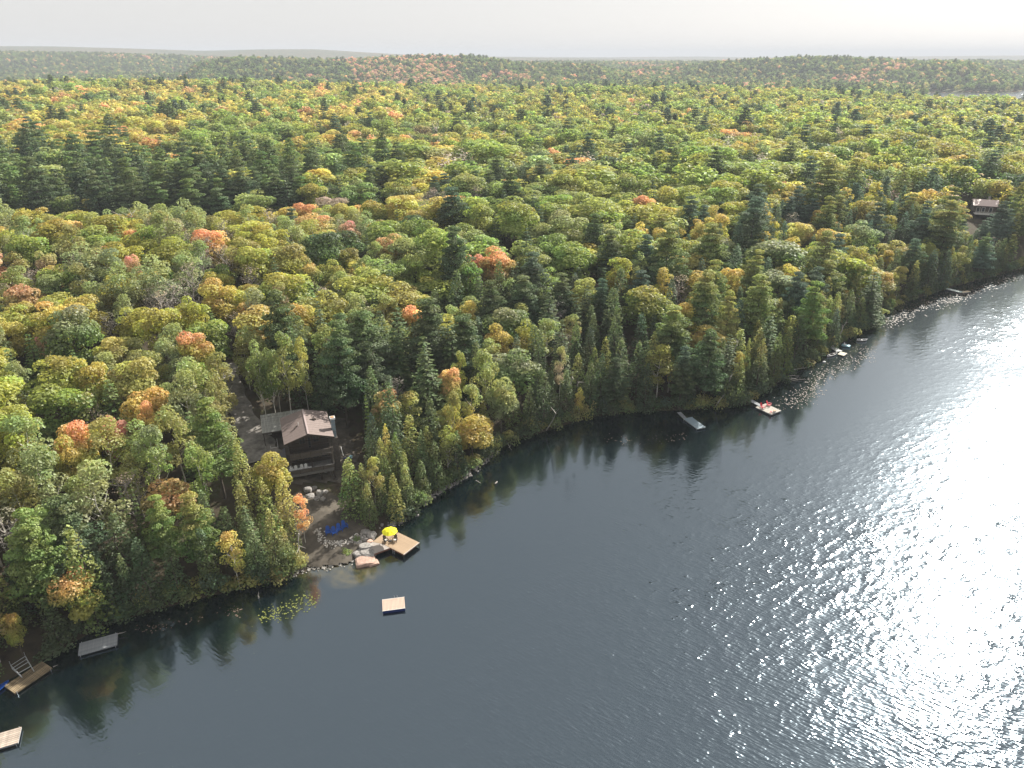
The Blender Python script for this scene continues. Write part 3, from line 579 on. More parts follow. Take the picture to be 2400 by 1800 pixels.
# ------------------------------------------------------------------ the rest of the forest: one object per belt, instanced
def instancer(name, trees, lods, label, seed):
    """trees: rows like ALL; lods: function(row) -> lod index 0 near,1 mid,2 far"""
    tc = bpy.data.collections.new(name+'_sources'); idx = {}
    order = []
    for kn in KIND:
        for lod in sorted(set(lods)):
            for v in range(3 if lod else 2):
                rg = np.random.default_rng(500+v*7+lod*31+len(kn))
                if lod == 0: me = MESH[kn][v % len(MESH[kn])][0]
                else:
                    a = KIND[kn][1+lod]; me = crownmesh(f'{name}_crown', KIND[kn][0](rg, a[0], a[1], h=KIND[kn][4], w=KIND[kn][5]), KIND[kn][7])
                    if lod == 1 and kn in (B_, BR):
                        pass
                o = bpy.data.objects.new('src_%03d' % len(order), me); tc.objects.link(o); idx[(kn, lod, v)] = len(order); order.append(o)
    rg = np.random.default_rng(seed); n = len(trees)
    P = np.array([[t[1], t[2], t[3]-.2] for t in trees], np.float32)
    me = bpy.data.meshes.new(name); me.vertices.add(n); me.vertices.foreach_set('co', P.ravel())
    ii = np.array([idx[(t[0], lods[k], int(rg.integers(0, 3 if lods[k] else 2)))] for k, t in enumerate(trees)], np.int32)
    me.attributes.new('idx', 'INT', 'POINT').data.foreach_set('value', ii)
    sc = np.array([[t[5]/KIND[t[0]][5]]*2+[t[4]/KIND[t[0]][4]] for t in trees], np.float32); me.attributes.new('scl', 'FLOAT_VECTOR', 'POINT').data.foreach_set('vector', sc.ravel())
    ro = np.zeros((n, 3), np.float32); ro[:, 2] = rg.uniform(0, 6.28, n); me.attributes.new('rot', 'FLOAT_VECTOR', 'POINT').data.foreach_set('vector', ro.ravel())
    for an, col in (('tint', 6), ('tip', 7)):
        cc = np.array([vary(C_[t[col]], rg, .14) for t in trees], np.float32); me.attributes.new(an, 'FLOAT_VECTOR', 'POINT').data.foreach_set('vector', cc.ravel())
    o = bpy.data.objects.new(name, me); link(o); tag(o, label, None, None, 'stuff')
    ng = bpy.data.node_groups.new(name, 'GeometryNodeTree'); ng.interface.new_socket('Geometry', in_out='INPUT', socket_type='NodeSocketGeometry'); ng.interface.new_socket('Geometry', in_out='OUTPUT', socket_type='NodeSocketGeometry')
    N = ng.nodes; gi = N.new('NodeGroupInput'); go = N.new('NodeGroupOutput'); ip = N.new('GeometryNodeInstanceOnPoints'); ci = N.new('GeometryNodeCollectionInfo')
    ci.inputs['Collection'].default_value = tc; ci.inputs['Separate Children'].default_value = True; ci.inputs['Reset Children'].default_value = True
    def na(nm, dt):
        a = N.new('GeometryNodeInputNamedAttribute'); a.data_type = dt; a.inputs['Name'].default_value = nm; return a.outputs['Attribute']
    mp = N.new('GeometryNodeMeshToPoints'); ng.links.new(gi.outputs[0], mp.inputs[0]); ng.links.new(mp.outputs[0], ip.inputs['Points'])
    ng.links.new(ci.outputs[0], ip.inputs['Instance']); ip.inputs['Pick Instance'].default_value = True
    ng.links.new(na('idx', 'INT'), ip.inputs['Instance Index']); ng.links.new(na('scl', 'FLOAT_VECTOR'), ip.inputs['Scale'])
    er = N.new('FunctionNodeEulerToRotation'); ng.links.new(na('rot', 'FLOAT_VECTOR'), er.inputs[0]); ng.links.new(er.outputs[0], ip.inputs['Rotation'])
    ng.links.new(ip.outputs[0], go.inputs[0]); m = o.modifiers.new('scatter', 'NODES'); m.node_group = ng; return o
instancer('lakeside_forest', rest, [0 if t[2] < 260 else 1 for t in rest], 'dense mixed autumn forest closing the gaps beyond the nearest trees', 1)
md = [math.hypot(t[1], t[2]) for t in MIDS]
instancer('upland_forest', MIDS, [1 if r < 560 else 2 for r in md], 'green, gold and orange forest canopy running back to the crest', 2)
# hills beyond the crest
rng = np.random.default_rng(9); n = 60000; rr = np.sqrt(rng.uniform(1400**2, 3900**2, n)); aa = rng.uniform(-.72, .76, n); x = rr*np.sin(aa); y = rr*np.cos(aa); z = height(x, y)
e = 4.; slope = (height(x, y+e)-z)/e; ok = (z > .5) & (slope > -.05) & (shore_d(x, y) > 3); pt = wob(x, y, 420, 2, 6); HILL = []
for i in np.nonzero(ok)[0]:
    q = pt[i]; kn, t1, t2 = (M_, 'OL', 'CO') if (q < -1.0 or abs(1200+F*x[i]/(y[i]*.908)-950) < 130) and rng.uniform() < .38 else pick(rng, [(1.6, M_, 'OL', 'OL'), (4, M_, 'G', 'G'), (.4, M_, 'TA', 'OR'), (.4, M_, 'OL', 'GO'), (3, PN, 'DG', 'CE'), (4, M_, 'DG', 'G')])[1:]
    s = rng.uniform(.9, 1.4); HILL.append([kn, x[i], y[i], z[i]-1, KIND[kn][4]*s*(.8 if kn == PN else 1), KIND[kn][5]*s*1.35, t1, t2, None])
instancer('hill_forest', HILL, [2]*len(HILL), 'hazy forest covering the distant hills', 3)
print('TREES', len(indiv), cnt, 'rest', len(rest), 'mids', len(MIDS), 'hill', len(HILL))
# ------------------------------------------------------------------ materials of built things
ROOFM = simple('brown_metal_roof', (.19, .148, .135), .55, .12, 2, .05, spec=.4)
TIN = simple('weathered_tin', (.36, .36, .345), .5, .35, 2.2, .2, metal=.3, stretch=(.6, 2.5, 1))
LOG = simple('dark_stained_wood', (.05, .038, .03), .75, .3, 5, .3)
LOGL = simple('grey_brown_wood', (.10, .085, .072), .8, .3, 5, .3)
DECKG = simple('grey_deck_wood', (.13, .125, .12), .8, .25, 6, .3)
STONEM = simple('grey_fieldstone', (.25, .235, .22), .9, .45, 2.5, .8)
PINKR = simple('pink_granite', (.42, .29, .23), .85, .35, 1.2, .6)
BLUEM = simple('blue_plastic', (.012, .07, .32), .5, .1, 3)
WHITEM = simple('white_plastic', (.6, .6, .6), .5, .06, 3)
REDM = simple('red_plastic', (.50, .02, .035), .5, .1, 3)
YELM = simple('yellow_canvas', (.72, .68, .02), .8, .08, 3)
TANW = simple('pale_pine_planks', (.37, .27, .18), .75, .12, 4, .2)
RAFTW = simple('pink_beige_planks', (.50, .38, .30), .75, .1, 4, .2)
GREYW = simple('silver_grey_planks', (.25, .265, .28), .8, .22, 4, .3)
MOSSW = simple('mossy_brown_planks', (.24, .185, .115), .85, .6, .9, .3)
NAVY = simple('navy_float', (.012, .03, .14), .5, .1, 3)
ALU = simple('galvanised_tube', (.45, .47, .48), .4, .1, 5, metal=.6)
GLASS = simple('dark_window_glass', (.02, .025, .03), .08, .05, 2, spec=.8)
DARKB = simple('black_wicker', (.03, .025, .025), .7, .2, 6)
FRAMEW = simple('white_painted_wood', (.62, .60, .57), .6, .1, 4)
ORANW = simple('cedar_boards', (.50, .27, .13), .7, .15, 4)
TEALM = simple('pale_blue_plastic', (.30, .52, .60), .4, .08, 3)
FLUE = simple('blue_grey_flue_metal', (.20, .26, .31), .4, .2, 3, metal=.3)
GRAV = simple('driveway_gravel', (.18, .168, .155), .95, .5, .6, .3, spec=.1)
BEACH = simple('packed_beach_soil', (.105, .092, .075), .95, .45, .45, .4, spec=.1)
LILY = simple('lily_pads', (.15, .17, .04), .5, .5, .7, 0)
LILYB = simple('browning_lily_pads', (.12, .09, .065), .6, .5, .7, 0)
DRIFT = simple('bleached_driftwood', (.36, .335, .30), .9, .2, 3, .3)
def clip(poly, n, d0, keep):
    out = []
    for i in range(len(poly)):
        a, b = poly[i], poly[(i+1) % len(poly)]; da = (np.dot(a, n)-d0)*keep; db = (np.dot(b, n)-d0)*keep
        if da >= 0: out.append(a)
        if da*db < 0: t = da/(da-db); out.append(a+(b-a)*t)
    return out
def planks(poly, ang, w, gap, z0, z1, parent, mat, name='plank', origin=(0, 0)):
    """boards running along ANG, side by side, cut to the outline; each its own object"""
    poly = [np.array(p, float)-np.array(origin, float)[:2] for p in poly]; n = np.array([-math.sin(ang), math.cos(ang)]); ds = [np.dot(p, n) for p in poly]
    lo, hi = min(ds), max(ds); k = max(1, round((hi-lo)/w)); w = (hi-lo)/k; cache = {}
    for i in range(k):
        q = clip(clip(poly, n, lo+i*w+gap/2, 1), n, lo+(i+1)*w-gap/2, -1)
        if len(q) < 3: continue
        c = sum(q)/len(q); dz = R.uniform(-.004, .004); key = tuple(np.round([p-c for p in q], 2).ravel())
        if key not in cache: cache[key] = MB().prism([p-c for p in q], z0, z1).mesh(name, mat)
        o = bpy.data.objects.new(name, cache[key]); o.location = (c[0], c[1], dz); link(o, parent)
def ccw(P):
    a = sum(P[i][0]*P[(i+1) % len(P)][1]-P[(i+1) % len(P)][0]*P[i][1] for i in range(len(P))); return P if a > 0 else P[::-1]
def rect4(p, z):
    """true rectangle closest to four seen corners"""
    q = [at(a, b, z)[:2] for a, b in p]; c = sum(q)/4; e = ((q[1]-q[0])+(q[2]-q[3]))/2; f = ((q[3]-q[0])+(q[2]-q[1]))/2
    if np.hypot(*f) > np.hypot(*e): e, f = f, e
    a = math.atan2(e[1], e[0]); L = np.hypot(*e); nrm = np.array([-math.sin(a), math.cos(a)]); Wd = abs(np.dot(f, nrm))
    return c, a, L, Wd
def dock(name, corners, z, mat, label, cat, across=True, pw=.2, frame=GREYW, group='docks and rafts along the shore', legs=True, thick=.18, ends=False):
    c, a, L, Wd = rect4(corners, z); e = empty(name, (c[0], c[1], z), a, label, cat, group)
    P = [(-L/2, -Wd/2), (L/2, -Wd/2), (L/2, Wd/2), (-L/2, Wd/2)]
    planks(P, math.pi/2 if across else 0, pw, .045, -.04, 0, e, mat)
    m = MB()
    for s in (-1, 1): m.box((0, s*(Wd/2-.05), -.04-thick/2-.003), (L-.02, .08, thick)); m.box((s*(L/2-.05), 0, -.04-thick/2-.006), (.08, Wd-.2, thick))
    m.box((0, 0, -.04-thick/2-.004), (L-.3, .08, thick)); m.obj('frame', frame, e)
    if legs:
        for s in (-1, 1):
            for t in (-1, 1): MB().bar((s*(L/2-.25), t*(Wd/2+.03), -1.6), (s*(L/2-.25), t*(Wd/2+.03), .1), .07, n=6).obj('post', ALU, e)
    return e, L, Wd
def adirondack(loc, rz, mat, label, group, name='adirondack_chair', s=1.):
    e = empty(name, loc, rz, label, 'chair', group); e.scale = (s, s, s)   # faces local -Y
    Mx = Matrix.Rotation(math.radians(-12), 3, 'X')
    for i in range(5): MB().box((0, -.28+i*.125, .36-i*.022), (.54, .11, .022)).obj('seat_slat', mat, e)
    Mb = Matrix.Rotation(math.radians(-24), 3, 'X'); hs_ = (.78, .88, .93, .88, .78)
    for i in range(5): MB().box(tuple(Vector(((i-2)*.112, .27, .24))+Mb @ Vector((0, 0, hs_[i]/2))), (.10, .022, hs_[i]), M=Mb).obj('back_slat', mat, e)
    for sx in (-1, 1):
        MB().box((sx*.37, -.02, .56), (.13, .74, .025)).obj('armrest', mat, e)
        MB().bar((sx*.33, -.33, 0), (sx*.33, -.33, .55), .09, .03).obj('front_leg', mat, e)
        MB().bar((sx*.29, -.34, .35), (sx*.29, .55, .02), .03, .11).obj('rear_leg', mat, e)
    return e
def rock(name, loc, dims, mat, seed, label=None, cat='boulder', group=None, rz=0, sub=2, rough=.22):
    import bmesh
    bm = bmesh.new(); bmesh.ops.create_icosphere(bm, subdivisions=sub, radius=1); rg = np.random.default_rng(seed); k = rg.normal(0, 1, (5, 3)); ph = rg.uniform(0, 6, 5)
    for v in bm.verts:
        p = np.array(v.co); s = 1+rough*sum(math.sin(np.dot(k[i], p)*2.2+ph[i]) for i in range(5))/2.2; v.co = Vector(np.clip(p*s*1.1, -.92, .86)*np.array(dims)/2)
    me = bpy.data.meshes.new(name); bm.to_mesh(me); bm.free(); me.materials.append(mat); o = bpy.data.objects.new(name, me); link(o); o.location = loc; o.rotation_euler = (0, 0, rz)
    return tag(o, label, cat, group)
def drape(name, poly, mat, label, step=1.0, lift=.05):
    P = np.array(poly, float); x0, y0 = P.min(0); x1, y1 = P.max(0); xs = np.arange(x0, x1+step, step); ys = np.arange(y0, y1+step, step)
    XX, YY = np.meshgrid(xs, ys); ins = inside(XX+R.uniform(-.3, .3, XX.shape), YY, P); ZZ = height(XX, YY)+lift
    # follow the coarser ground sheet from above
    for dx, dy in ((.9, 0), (-.9, 0), (0, .9), (0, -.9)): ZZ = np.maximum(ZZ, height(XX+dx, YY+dy)+lift*.6)
    I = np.arange(XX.size).reshape(XX.shape); q = np.stack([I[:-1, :-1], I[:-1, 1:], I[1:, 1:], I[1:, :-1]], -1).reshape(-1, 4)
    f = ins.ravel(); q = q[f[q].sum(1) >= 3]; me = fastmesh(name, np.stack([XX, YY, ZZ], -1).reshape(-1, 3), q, smooth=True); me.materials.append(mat)
    return tag(link(bpy.data.objects.new(name, me)), label, None, None, 'structure')
def strip(line, wd):
    L = np.array(line, float); T = np.gradient(L, axis=0); T /= np.hypot(T[:, 0], T[:, 1])[:, None]; Nn = np.stack([-T[:, 1], T[:, 0]], 1); wd = np.array(wd)[:, None]
    return np.vstack([L+Nn*wd, (L-Nn*wd)[::-1]])
def ribbon(name, line, wd, mat, label, lift=.1):
    L = np.array(line, float); t = np.linspace(0, len(L)-1, 90); k = np.minimum(t.astype(int), len(L)-2); f = (t-k)[:, None]; C = L[k]*(1-f)+L[k+1]*f; Wd = np.interp(t, range(len(wd)), wd)
    for _ in range(6): C[1:-1] = (C[:-2]+C[1:-1]*2+C[2:])/4
    T = np.gradient(C, axis=0); T /= np.hypot(T[:, 0], T[:, 1])[:, None]; Nn = np.stack([-T[:, 1], T[:, 0]], 1); s = np.linspace(-1, 1, 11); Wd = Wd*(1+.12*np.sin(t*7.))
    P = C[:, None]+Nn[:, None]*(s[None, :, None]*Wd[:, None, None]); Z = height(P[..., 0], P[..., 1])
    for d in ((1.2, 0), (-1.2, 0), (0, 1.2), (0, -1.2)): Z = np.maximum(Z, height(P[..., 0]+d[0], P[..., 1]+d[1]))
    I = np.arange(Z.size).reshape(Z.shape); q = np.stack([I[:-1, :-1], I[:-1, 1:], I[1:, 1:], I[1:, :-1]], -1).reshape(-1, 4)
    me = fastmesh(name, np.dstack([P, (Z+lift)[..., None]]).reshape(-1, 3), q, smooth=True); me.materials.append(mat); return tag(link(bpy.data.objects.new(name, me)), label, None, None, 'structure')
ribbon('gravel_drive', DRIVE, [3.2, 3.0, 2.5, 2.2, 2.0, 1.6], GRAV, 'grey gravel drive curving down to the chalet')
drape('beach_clearing', [(-36.5, 90.9), (-33, 92.6), (-29, 93.3), (-26.6, 94.3), (-25.5, 97), (-24.5, 99.4), (-25.8, 103.5), (-29, 108), (-33, 109.5), (-38, 107), (-37.5, 101), (-36, 96)], BEACH, 'bare brown clearing between chalet and beach', .5, .07)
drape('chalet_yard', [hl(-8.5, 21)+0, hl(9.2, 21), hl(9, 3), hl(6, -1), hl(-5.5, -1), hl(-8.6, 6)], BEACH, 'trodden earth yard round the chalet', .8, .06)
# ------------------------------------------------------------------ chalet
GZ = 3.9
ch = empty('chalet', (HO[0], HO[1], 0), HA, 'dark wood chalet with a broad brown metal gable roof above stacked decks', 'house')
# walls (local u = x, v = y)
MB().box((0, 6.6, 8.4), (7.2, 6.8, 9.2)).obj('wall', LOG, ch)
g = MB(); g.add([(-3.6, 3.2, 13.0), (3.6, 3.2, 13.0), (0, 3.2, 14.25), (-3.6, 10., 13.0), (3.6, 10., 13.0), (0, 10., 14.25)], [(0, 1, 2), (5, 4, 3), (0, 2, 5, 3), (2, 1, 4, 5), (1, 0, 3, 4)]); g.obj('gable', LOG, ch)
for s, nm in ((-1, 'roof_slope'), (1, 'roof_slope')):
    m = MB(); t = .16
    pts = [(0, -.05, 14.5), (s*4.4, 0.0, 13.1), (s*4.4, 10.8, 13.1), (0, 10.25, 14.5)]
    V = pts+[(a, b, c-t) for a, b, c in pts]; Fq = [(0, 1, 2, 3), (7, 6, 5, 4), (0, 4, 5, 1), (1, 5, 6, 2), (2, 6, 7, 3), (3, 7, 4, 0)]
    m.add(V, Fq if s > 0 else [tuple(reversed(f)) for f in Fq]); rf = m.obj(nm, ROOFM, ch)
    for k in range(1, 11):
        x = s*4.4*0; y = k*.97; b = MB().bar((s*.12, y, 14.5-.12*1.4/4.4+.012), (s*4.36, y, 13.125), .03, .012); b.obj('seam', ROOFM, rf)
    fb = MB().bar((0, -.09, 14.34), (s*4.45, -.05, 12.93), .05, .30); fb.obj('fascia', LOG, rf)
MB().bar((0, -.08, 14.53), (0, 10.3, 14.53), .30, .07).obj('ridge_cap', simple('pale_ridge_cap', (.36, .29, .28), .5, .05, 2), ch)
for (x, y, a) in ((-1.9, 4.2, 1.15), (1.4, 6.0, .0)):
    z = 14.5-abs(x)/4.4*1.4; MB().box((x, y, z+.14), (1.15, .14, .26), a-HA*.4).obj('roof_vent', LOG, ch)
MB().bar((-1.35, 4.6, 14.0), (-1.35, 4.6, 14.7), .14, n=8).obj('vent_pipe', FRAMEW, ch)
# gable windows, doors, trim
def win(x, z, w, h, y=3.17, parent=ch, panes=2):
    f = MB(); t = .07
    for sx in (-1, 1): f.box((x+sx*(w/2+t/2), y, z), (t, .09, h+2*t))
    for sz in (-1, 1): f.box((x, y-.003, z+sz*(h/2+t/2)), (w, .096, t))
    for k in range(1, panes): f.box((x-w/2+w*k/panes, y, z), (t*.7, .08, h))
    fo = f.obj('window', LOGL, parent); MB().box((x, y+.02, z), (w, .02, h)).obj('pane', GLASS, fo)
for x in (-1.15, 1.35): win(x, 11.6, .95, 1.1)
for x in (-.15, .35): MB().box((x, 3.16, 11.1), (.08, .1, 2.2)).obj('door_frame', LOGL, ch)
MB().box((.1, 3.185, 11.0), (.42, .03, 2.0)).obj('balcony_door', GLASS, ch)
for x in (-2.2, -.6, 1.0, 2.5): win(x, 8.5, 1.2, 1.7)
for x in (-2.4, -.4, 1.6): win(x, 5.4, 1.3, 1.5)
for k in range(9): MB().box((0, 3.13, 4.4+k*1.0+.003*k), (7.22, .1, .06)).obj('wall_batten', LOGL, ch)
for k, z in enumerate((12.6, 12.9)): MB().box((0, 3.12, z), (7.2-k*1.2, .1, .08)).obj('gable_trim', LOGL, ch)
# decks: name, floor z, front v, back v, u range
def deck(nm, z, v0, v1, u0, u1, solid, rail=.95, mat=DECKG, railmat=LOGL):
    pw = .25; n = int((v1-v0)/pw); base = None
    me = MB().box((0, 0, 0), (u1-u0, pw-.02, .04)).mesh('deck_board', mat)
    fr = MB().box(((u0+u1)/2, v0+.03, z-.19), (u1-u0, .07, .3)).box(((u0+u1)/2, v1-.05, z-.19), (u1-u0, .07, .3)); fo = fr.obj(nm, LOGL, ch)
    for i in range(n):
        o = bpy.data.objects.new('deck_board', me); o.location = ((u0+u1)/2, v0+pw*(i+.5), z); link(o, fo)
    if solid: MB().box(((u0+u1)/2, v0-.02, z+rail/2), (u1-u0, .05, rail*.8)).obj('rail_panel', LOGL, fo)
    else:
        bm_ = MB().box((0, 0, 0), (.035, .035, rail-.1)).mesh('baluster', railmat)
        for i in range(int((u1-u0)/.32)+1):
            o = bpy.data.objects.new('baluster', bm_); o.location = (u0+.05+i*.32, v0+.02, z+rail/2); link(o, fo)
    MB().box(((u0+u1)/2, v0-.02, z+rail), (u1-u0+.06, .13, .06)).obj('handrail', railmat, fo)
    for u in np.linspace(u0, u1, 5): MB().box((u, v0-.01, z+rail/2), (.11, .12, rail)).obj('rail_post', LOG, fo)
    for s in (u0, u1): MB().bar((s, v0, z+rail), (s, v1, z+rail), .06, .06).obj('side_rail', railmat, fo)
    return fo
deck('upper_balcony', 9.3, 1.2, 3.1, -3.75, 3.7, True)
deck('middle_deck', 6.75, -.15, 3.1, -4.4, 3.9, True, .8, DECKG, DECKG)
deck('lower_deck', 4.0, -.3, 3.1, -3.9, 4.0, False, .35, DECKG)
MB().box((-.4, -.22, 6.45), (8.2, .05, .5)).obj('deck_skirt', DECKG, ch)
MB().box((-.1, -.36, 3.75), (8.1, .06, .45)).obj('deck_skirt', DECKG, ch)
for u in (-4.2, -1.4, 1.3, 3.7): MB().box((u, -.05, 5.2), (.16, .16, 2.7)).obj('deck_post', LOG, ch)
for u in (-3.6, 0, 3.6): MB().box((u, 1.3, 8.0), (.16, .16, 2.4)).obj('balcony_post', LOG, ch)
# outside flue chimney on the right wall, and cap
MB().box((4.75, 3.0, 7.6), (.95, 1.0, 7.6)).obj('chimney_base', LOGL, ch)
fl = MB().box((4.72, 3.2, 13.2), (.72, .8, 3.8)).obj('chimney_stack', FLUE, ch)
for k in range(4): MB().box((4.72, 3.2, 11.9+k*.85), (.78, .86, .07)).obj('band', STONEM, fl)
MB().box((4.72, 3.2, 15.28), (.95, 1.0, .34)).obj('chimney_cap', WHITEM, fl); MB().box((4.72, 3.2, 15.47), (.6, .6, .1)).obj('flue_mouth', ORANW, fl)
MB().bar((5.55, 2.2, 9.6), (5.75, .9, 8.2), .16, n=6).obj('downpipe', FRAMEW, ch)
# side patio and its rail
sp = empty('side_patio', (*hl(-5.9, 6.7), 0), HA, 'grey side patio left of the chalet wall', 'patio')
MB().box((0, 1.0, 5.9), (3.2, 6.0, 2.0)).obj('base', STONEM, sp)
planks([(-1.6, -2.0), (1.6, -2.0), (1.6, 4.0), (-1.6, 4.0)], 0, .3, .02, 6.92, 6.96, sp, simple('blue_grey_deck', (.15, .15, .17), .8, .12, 3), 'deck_board')
for k in range(4): MB().box((-1.6, -1.9+k*1.9, 7.35), (.08, .08, .85)).obj('post', LOG, sp)
MB().box((-1.6, .95, 7.8), (.08, 5.9, .06)).obj('handrail', LOGL, sp)
# white framed landing
ld = empty('white_landing', (*hl(-6.15, 12.3), 0), HA, 'white-railed wooden landing lying beside the carport', 'landing')
planks([(-.6, -1.9), (.6, -1.9), (.6, 1.9), (-.6, 1.9)], 0, .3, .02, 7.0, 7.05, ld, ORANW, 'board')
for s in (-1, 1): MB().bar((s*.66, -2.0, 7.35), (s*.66, 2.0, 7.35), .09, .09).obj('rail', FRAMEW, ld); MB().box((0, s*2.0, 7.35), (1.4, .09, .09)).obj('rail', FRAMEW, ld)
for a in (-1, 1):
    for b in (-1, 1): MB().box((a*.66, b*1.95, 7.0), (.08, .08, .75)).obj('post', FRAMEW, ld)
o = MB().box((0, 0, 0), (2.0, .14, .16)).obj('white_beam', FRAMEW); o.location = (*hl(-7.0, 11.0), 7.4); o.location = (*hl(-6.7, 15.6), ground(*hl(-6.7, 15.6))+.1); o.rotation_euler = (0, 0, HA); tag(o, 'pale timber beam lying by the carport front', 'beam')
# carport
cp = empty('carport', (*hl(-3.7, 14.9), 0), HA, 'low carport with a corrugated weathered grey tin roof', 'carport')
gz = min(ground(*hl(-7.5, 12)), ground(*hl(0, 12)))-.3
for i, u in enumerate(np.arange(-4.1, 4.2, .26)):
    me = MB().bar((0, -3.75, 0), (0, 3.6, .35), .25, .05, n=6).mesh('roof_sheet', TIN) if i == 0 else me
    o = bpy.data.objects.new('roof_sheet', me); o.location = (u, 0, 10.35+.012*(i % 2)); link(o, cp)
MB().box((0, -3.7, 10.2), (8.5, .1, .18)).obj('fascia', LOGL, cp)
for a in (-1, 0, 1):
    for b in (-1, 1): MB().box((a*4.0, b*3.4, (10.25+gz)/2), (.16, .16, 10.2-gz)).obj('post', LOG, cp)
MB().box((1.6, 3.3, (10.2+gz)/2), (5.0, .12, 9.9-gz)).obj('wall', LOG, cp); MB().box((-1.4, 1.2, gz+1.3), (2.3, 3.6, 2.2)).obj('store_room', LOG, cp)
rb = MB().box((0, 0, 0), (3.2, 1.2, .12)).obj('rusty_lean_to_roof', simple('rust_red_sheet', (.22, .09, .07), .7, .3, 3)); rb.location = (*hl(2.4, 13.2), 10.4); rb.rotation_euler = (.12, 0, HA); tag(rb, 'rust-red sheet roof peeping behind the chalet ridge', 'roof')
MB().box((0, 0, -1.4), (2.9, 1.0, 2.6)).obj('shed_wall', LOG, rb)
# things on the decks
def onhouse(u, v, z): return (*hl(u, v), z)
WH = 'white deck chairs on the chalet deck'
for k, (u, nm) in enumerate(((-3.75, 'leftmost white chair on the chalet middle deck'), (-2.95, 'second white chair from the left on the chalet deck'), (-1.9, 'third white chair from the left on the chalet deck'), (-1.15, 'rightmost white chair on the chalet middle deck'))):
    adirondack(onhouse(u, .75, 6.78), HA, WHITEM, nm, WH, 'deck_chair', .95)
for k, (u, v, r, lb) in enumerate(((-2.42, .75, .22, 'small round side table between the white deck chairs'), (-.45, .6, .3, 'round white table right of the deck chairs'))):
    t = empty('side_table', onhouse(u, v, 6.78), 0, lb, 'table'); MB().prism([(math.cos(a)*r, math.sin(a)*r) for a in np.linspace(0, 6.283, 13)[:-1]], .45, .49).obj('tabletop', WHITEM, t)
    for j in range(3): MB().bar((0, 0, .44), (math.cos(j*2.09)*r, math.sin(j*2.09)*r, 0), .04).obj('leg', DARKB, t)
for k, (u, v, z, m_, lb) in enumerate(((-2.6, .7, 4.03, FRAMEW, 'pale chair at the left end of the lower deck'), (-1.9, 1.6, 4.03, LOGL, 'wooden chair standing back under the middle deck'), (.9, .9, 4.03, STONEM, 'grey chair in the middle of the lower deck'), (2.2, 1.3, 4.03, STONEM, 'grey chair near the right end of the lower deck'), (3.1, 1.0, 4.03, LOGL, 'brown chair at the right end of the lower deck'))):
    adirondack(onhouse(u, v, z), HA+.4*math.sin(k*2), m_, lb, 'chairs on the lower deck', 'lower_deck_chair', .95)
tb = empty('deck_table', onhouse(-.2, 1.2, 4.03), HA, 'dark picnic table under the middle deck', 'table'); MB().box((0, 0, .72), (1.5, .8, .05)).obj('tabletop', LOGL, tb)
for a in (-1, 1): MB().bar((a*.6, -.3, 0), (a*.6, .3, .7), .07).obj('leg', LOG, tb); MB().bar((a*.6, .3, 0), (a*.6, -.3, .7), .07).obj('leg', LOG, tb)
# clutter right of the chalet
GR_ = 'things stored right of the chalet'
gg = lambda u, v: ground(*hl(u, v))+.05
rn = np.random.default_rng(3)
for k, (u, v, s, m_, nm, lb) in enumerate(((6.6, 5.5, .8, DARKB, 'storage_bin', 'black bin standing right of the chimney'), (7.6, 6.3, .6, TEALM, 'cooler', 'pale blue box among the clutter by the chimney'), (8.0, 4.6, .7, LOGL, 'crate', 'brown crate farthest right of the chalet'), (6.9, 3.4, .7, GREYW, 'cart', 'grey cart in front of the black bin'))):
    e = empty(nm, (*hl(u, v), gg(u, v)), HA+k, lb, nm.replace('_', ' ')); MB().box((0, 0, s*.4), (s, s*.75, s*.75)).obj('body', m_, e, .03); MB().box((0, 0, s*.8), (s*1.08, s*.82, .05)).obj('lid', m_ if k else NAVY, e)
    if nm == 'cart':
        for a in (-1, 1): MB().bar((a*.38, .12, .18), (a*.44, .12, .18), .36, n=10).obj('wheel', DARKB, e)
# ------------------------------------------------------------------ boulders and stones
for k, (px, py, d) in enumerate(((722, 1152, 1.3), (736, 1148, 1.0), (750, 1160, 1.4), (762, 1158, 1.1), (728, 1170, 1.5), (742, 1178, 1.7), (757, 1175, 1.2), (735, 1188, 1.1), (717, 1180, 1.0), (768, 1171, .9))):
    P = grounded(px, py); tx = ('topmost', 'second highest', 'flat', 'rightmost upper', 'left middle', 'largest', 'right middle', 'lowest', 'leftmost', 'smallest')[k]
    rock('boulder', (P[0], P[1], P[2]+.15+d*.2), (d*1.2, d, d*.8), STONEM, k+3, f'{tx} pale grey boulder of the heap below the lower deck', 'boulder', 'pale boulders below the chalet decks', k*.9)
for k, (px, py, d, z, mt, tx) in enumerate(((858, 1246, 2.0, 1.0, STONEM, 'upright grey boulder behind the dock walkway'), (870, 1252, 2.1, .9, STONEM, 'light grey boulder beside the dock corner'), (852, 1262, 1.5, .8, STONEM, 'dark cleft boulder left of the dock walkway'), (866, 1268, 1.5, .7, PINKR, 'purplish boulder touching the dock walkway'), (842, 1258, 1.6, .9, STONEM, 'flat grey boulder where the stone wall ends'), (838, 1270, 1.9, .7, STONEM, 'sloping pale slab above the big pink rock'))):
    P = at(px, py, z); rock('shore_boulder', (P[0], P[1], z-d*.18), (d, d*.8, d*.75), mt, 40+k, tx, 'boulder', 'boulders between beach and dock', k*1.3)
rp = empty('rock_outcrop', (-24.3, 95.7, 0), 0, 'large pink and grey granite outcrop sloping into the lake', 'rock')
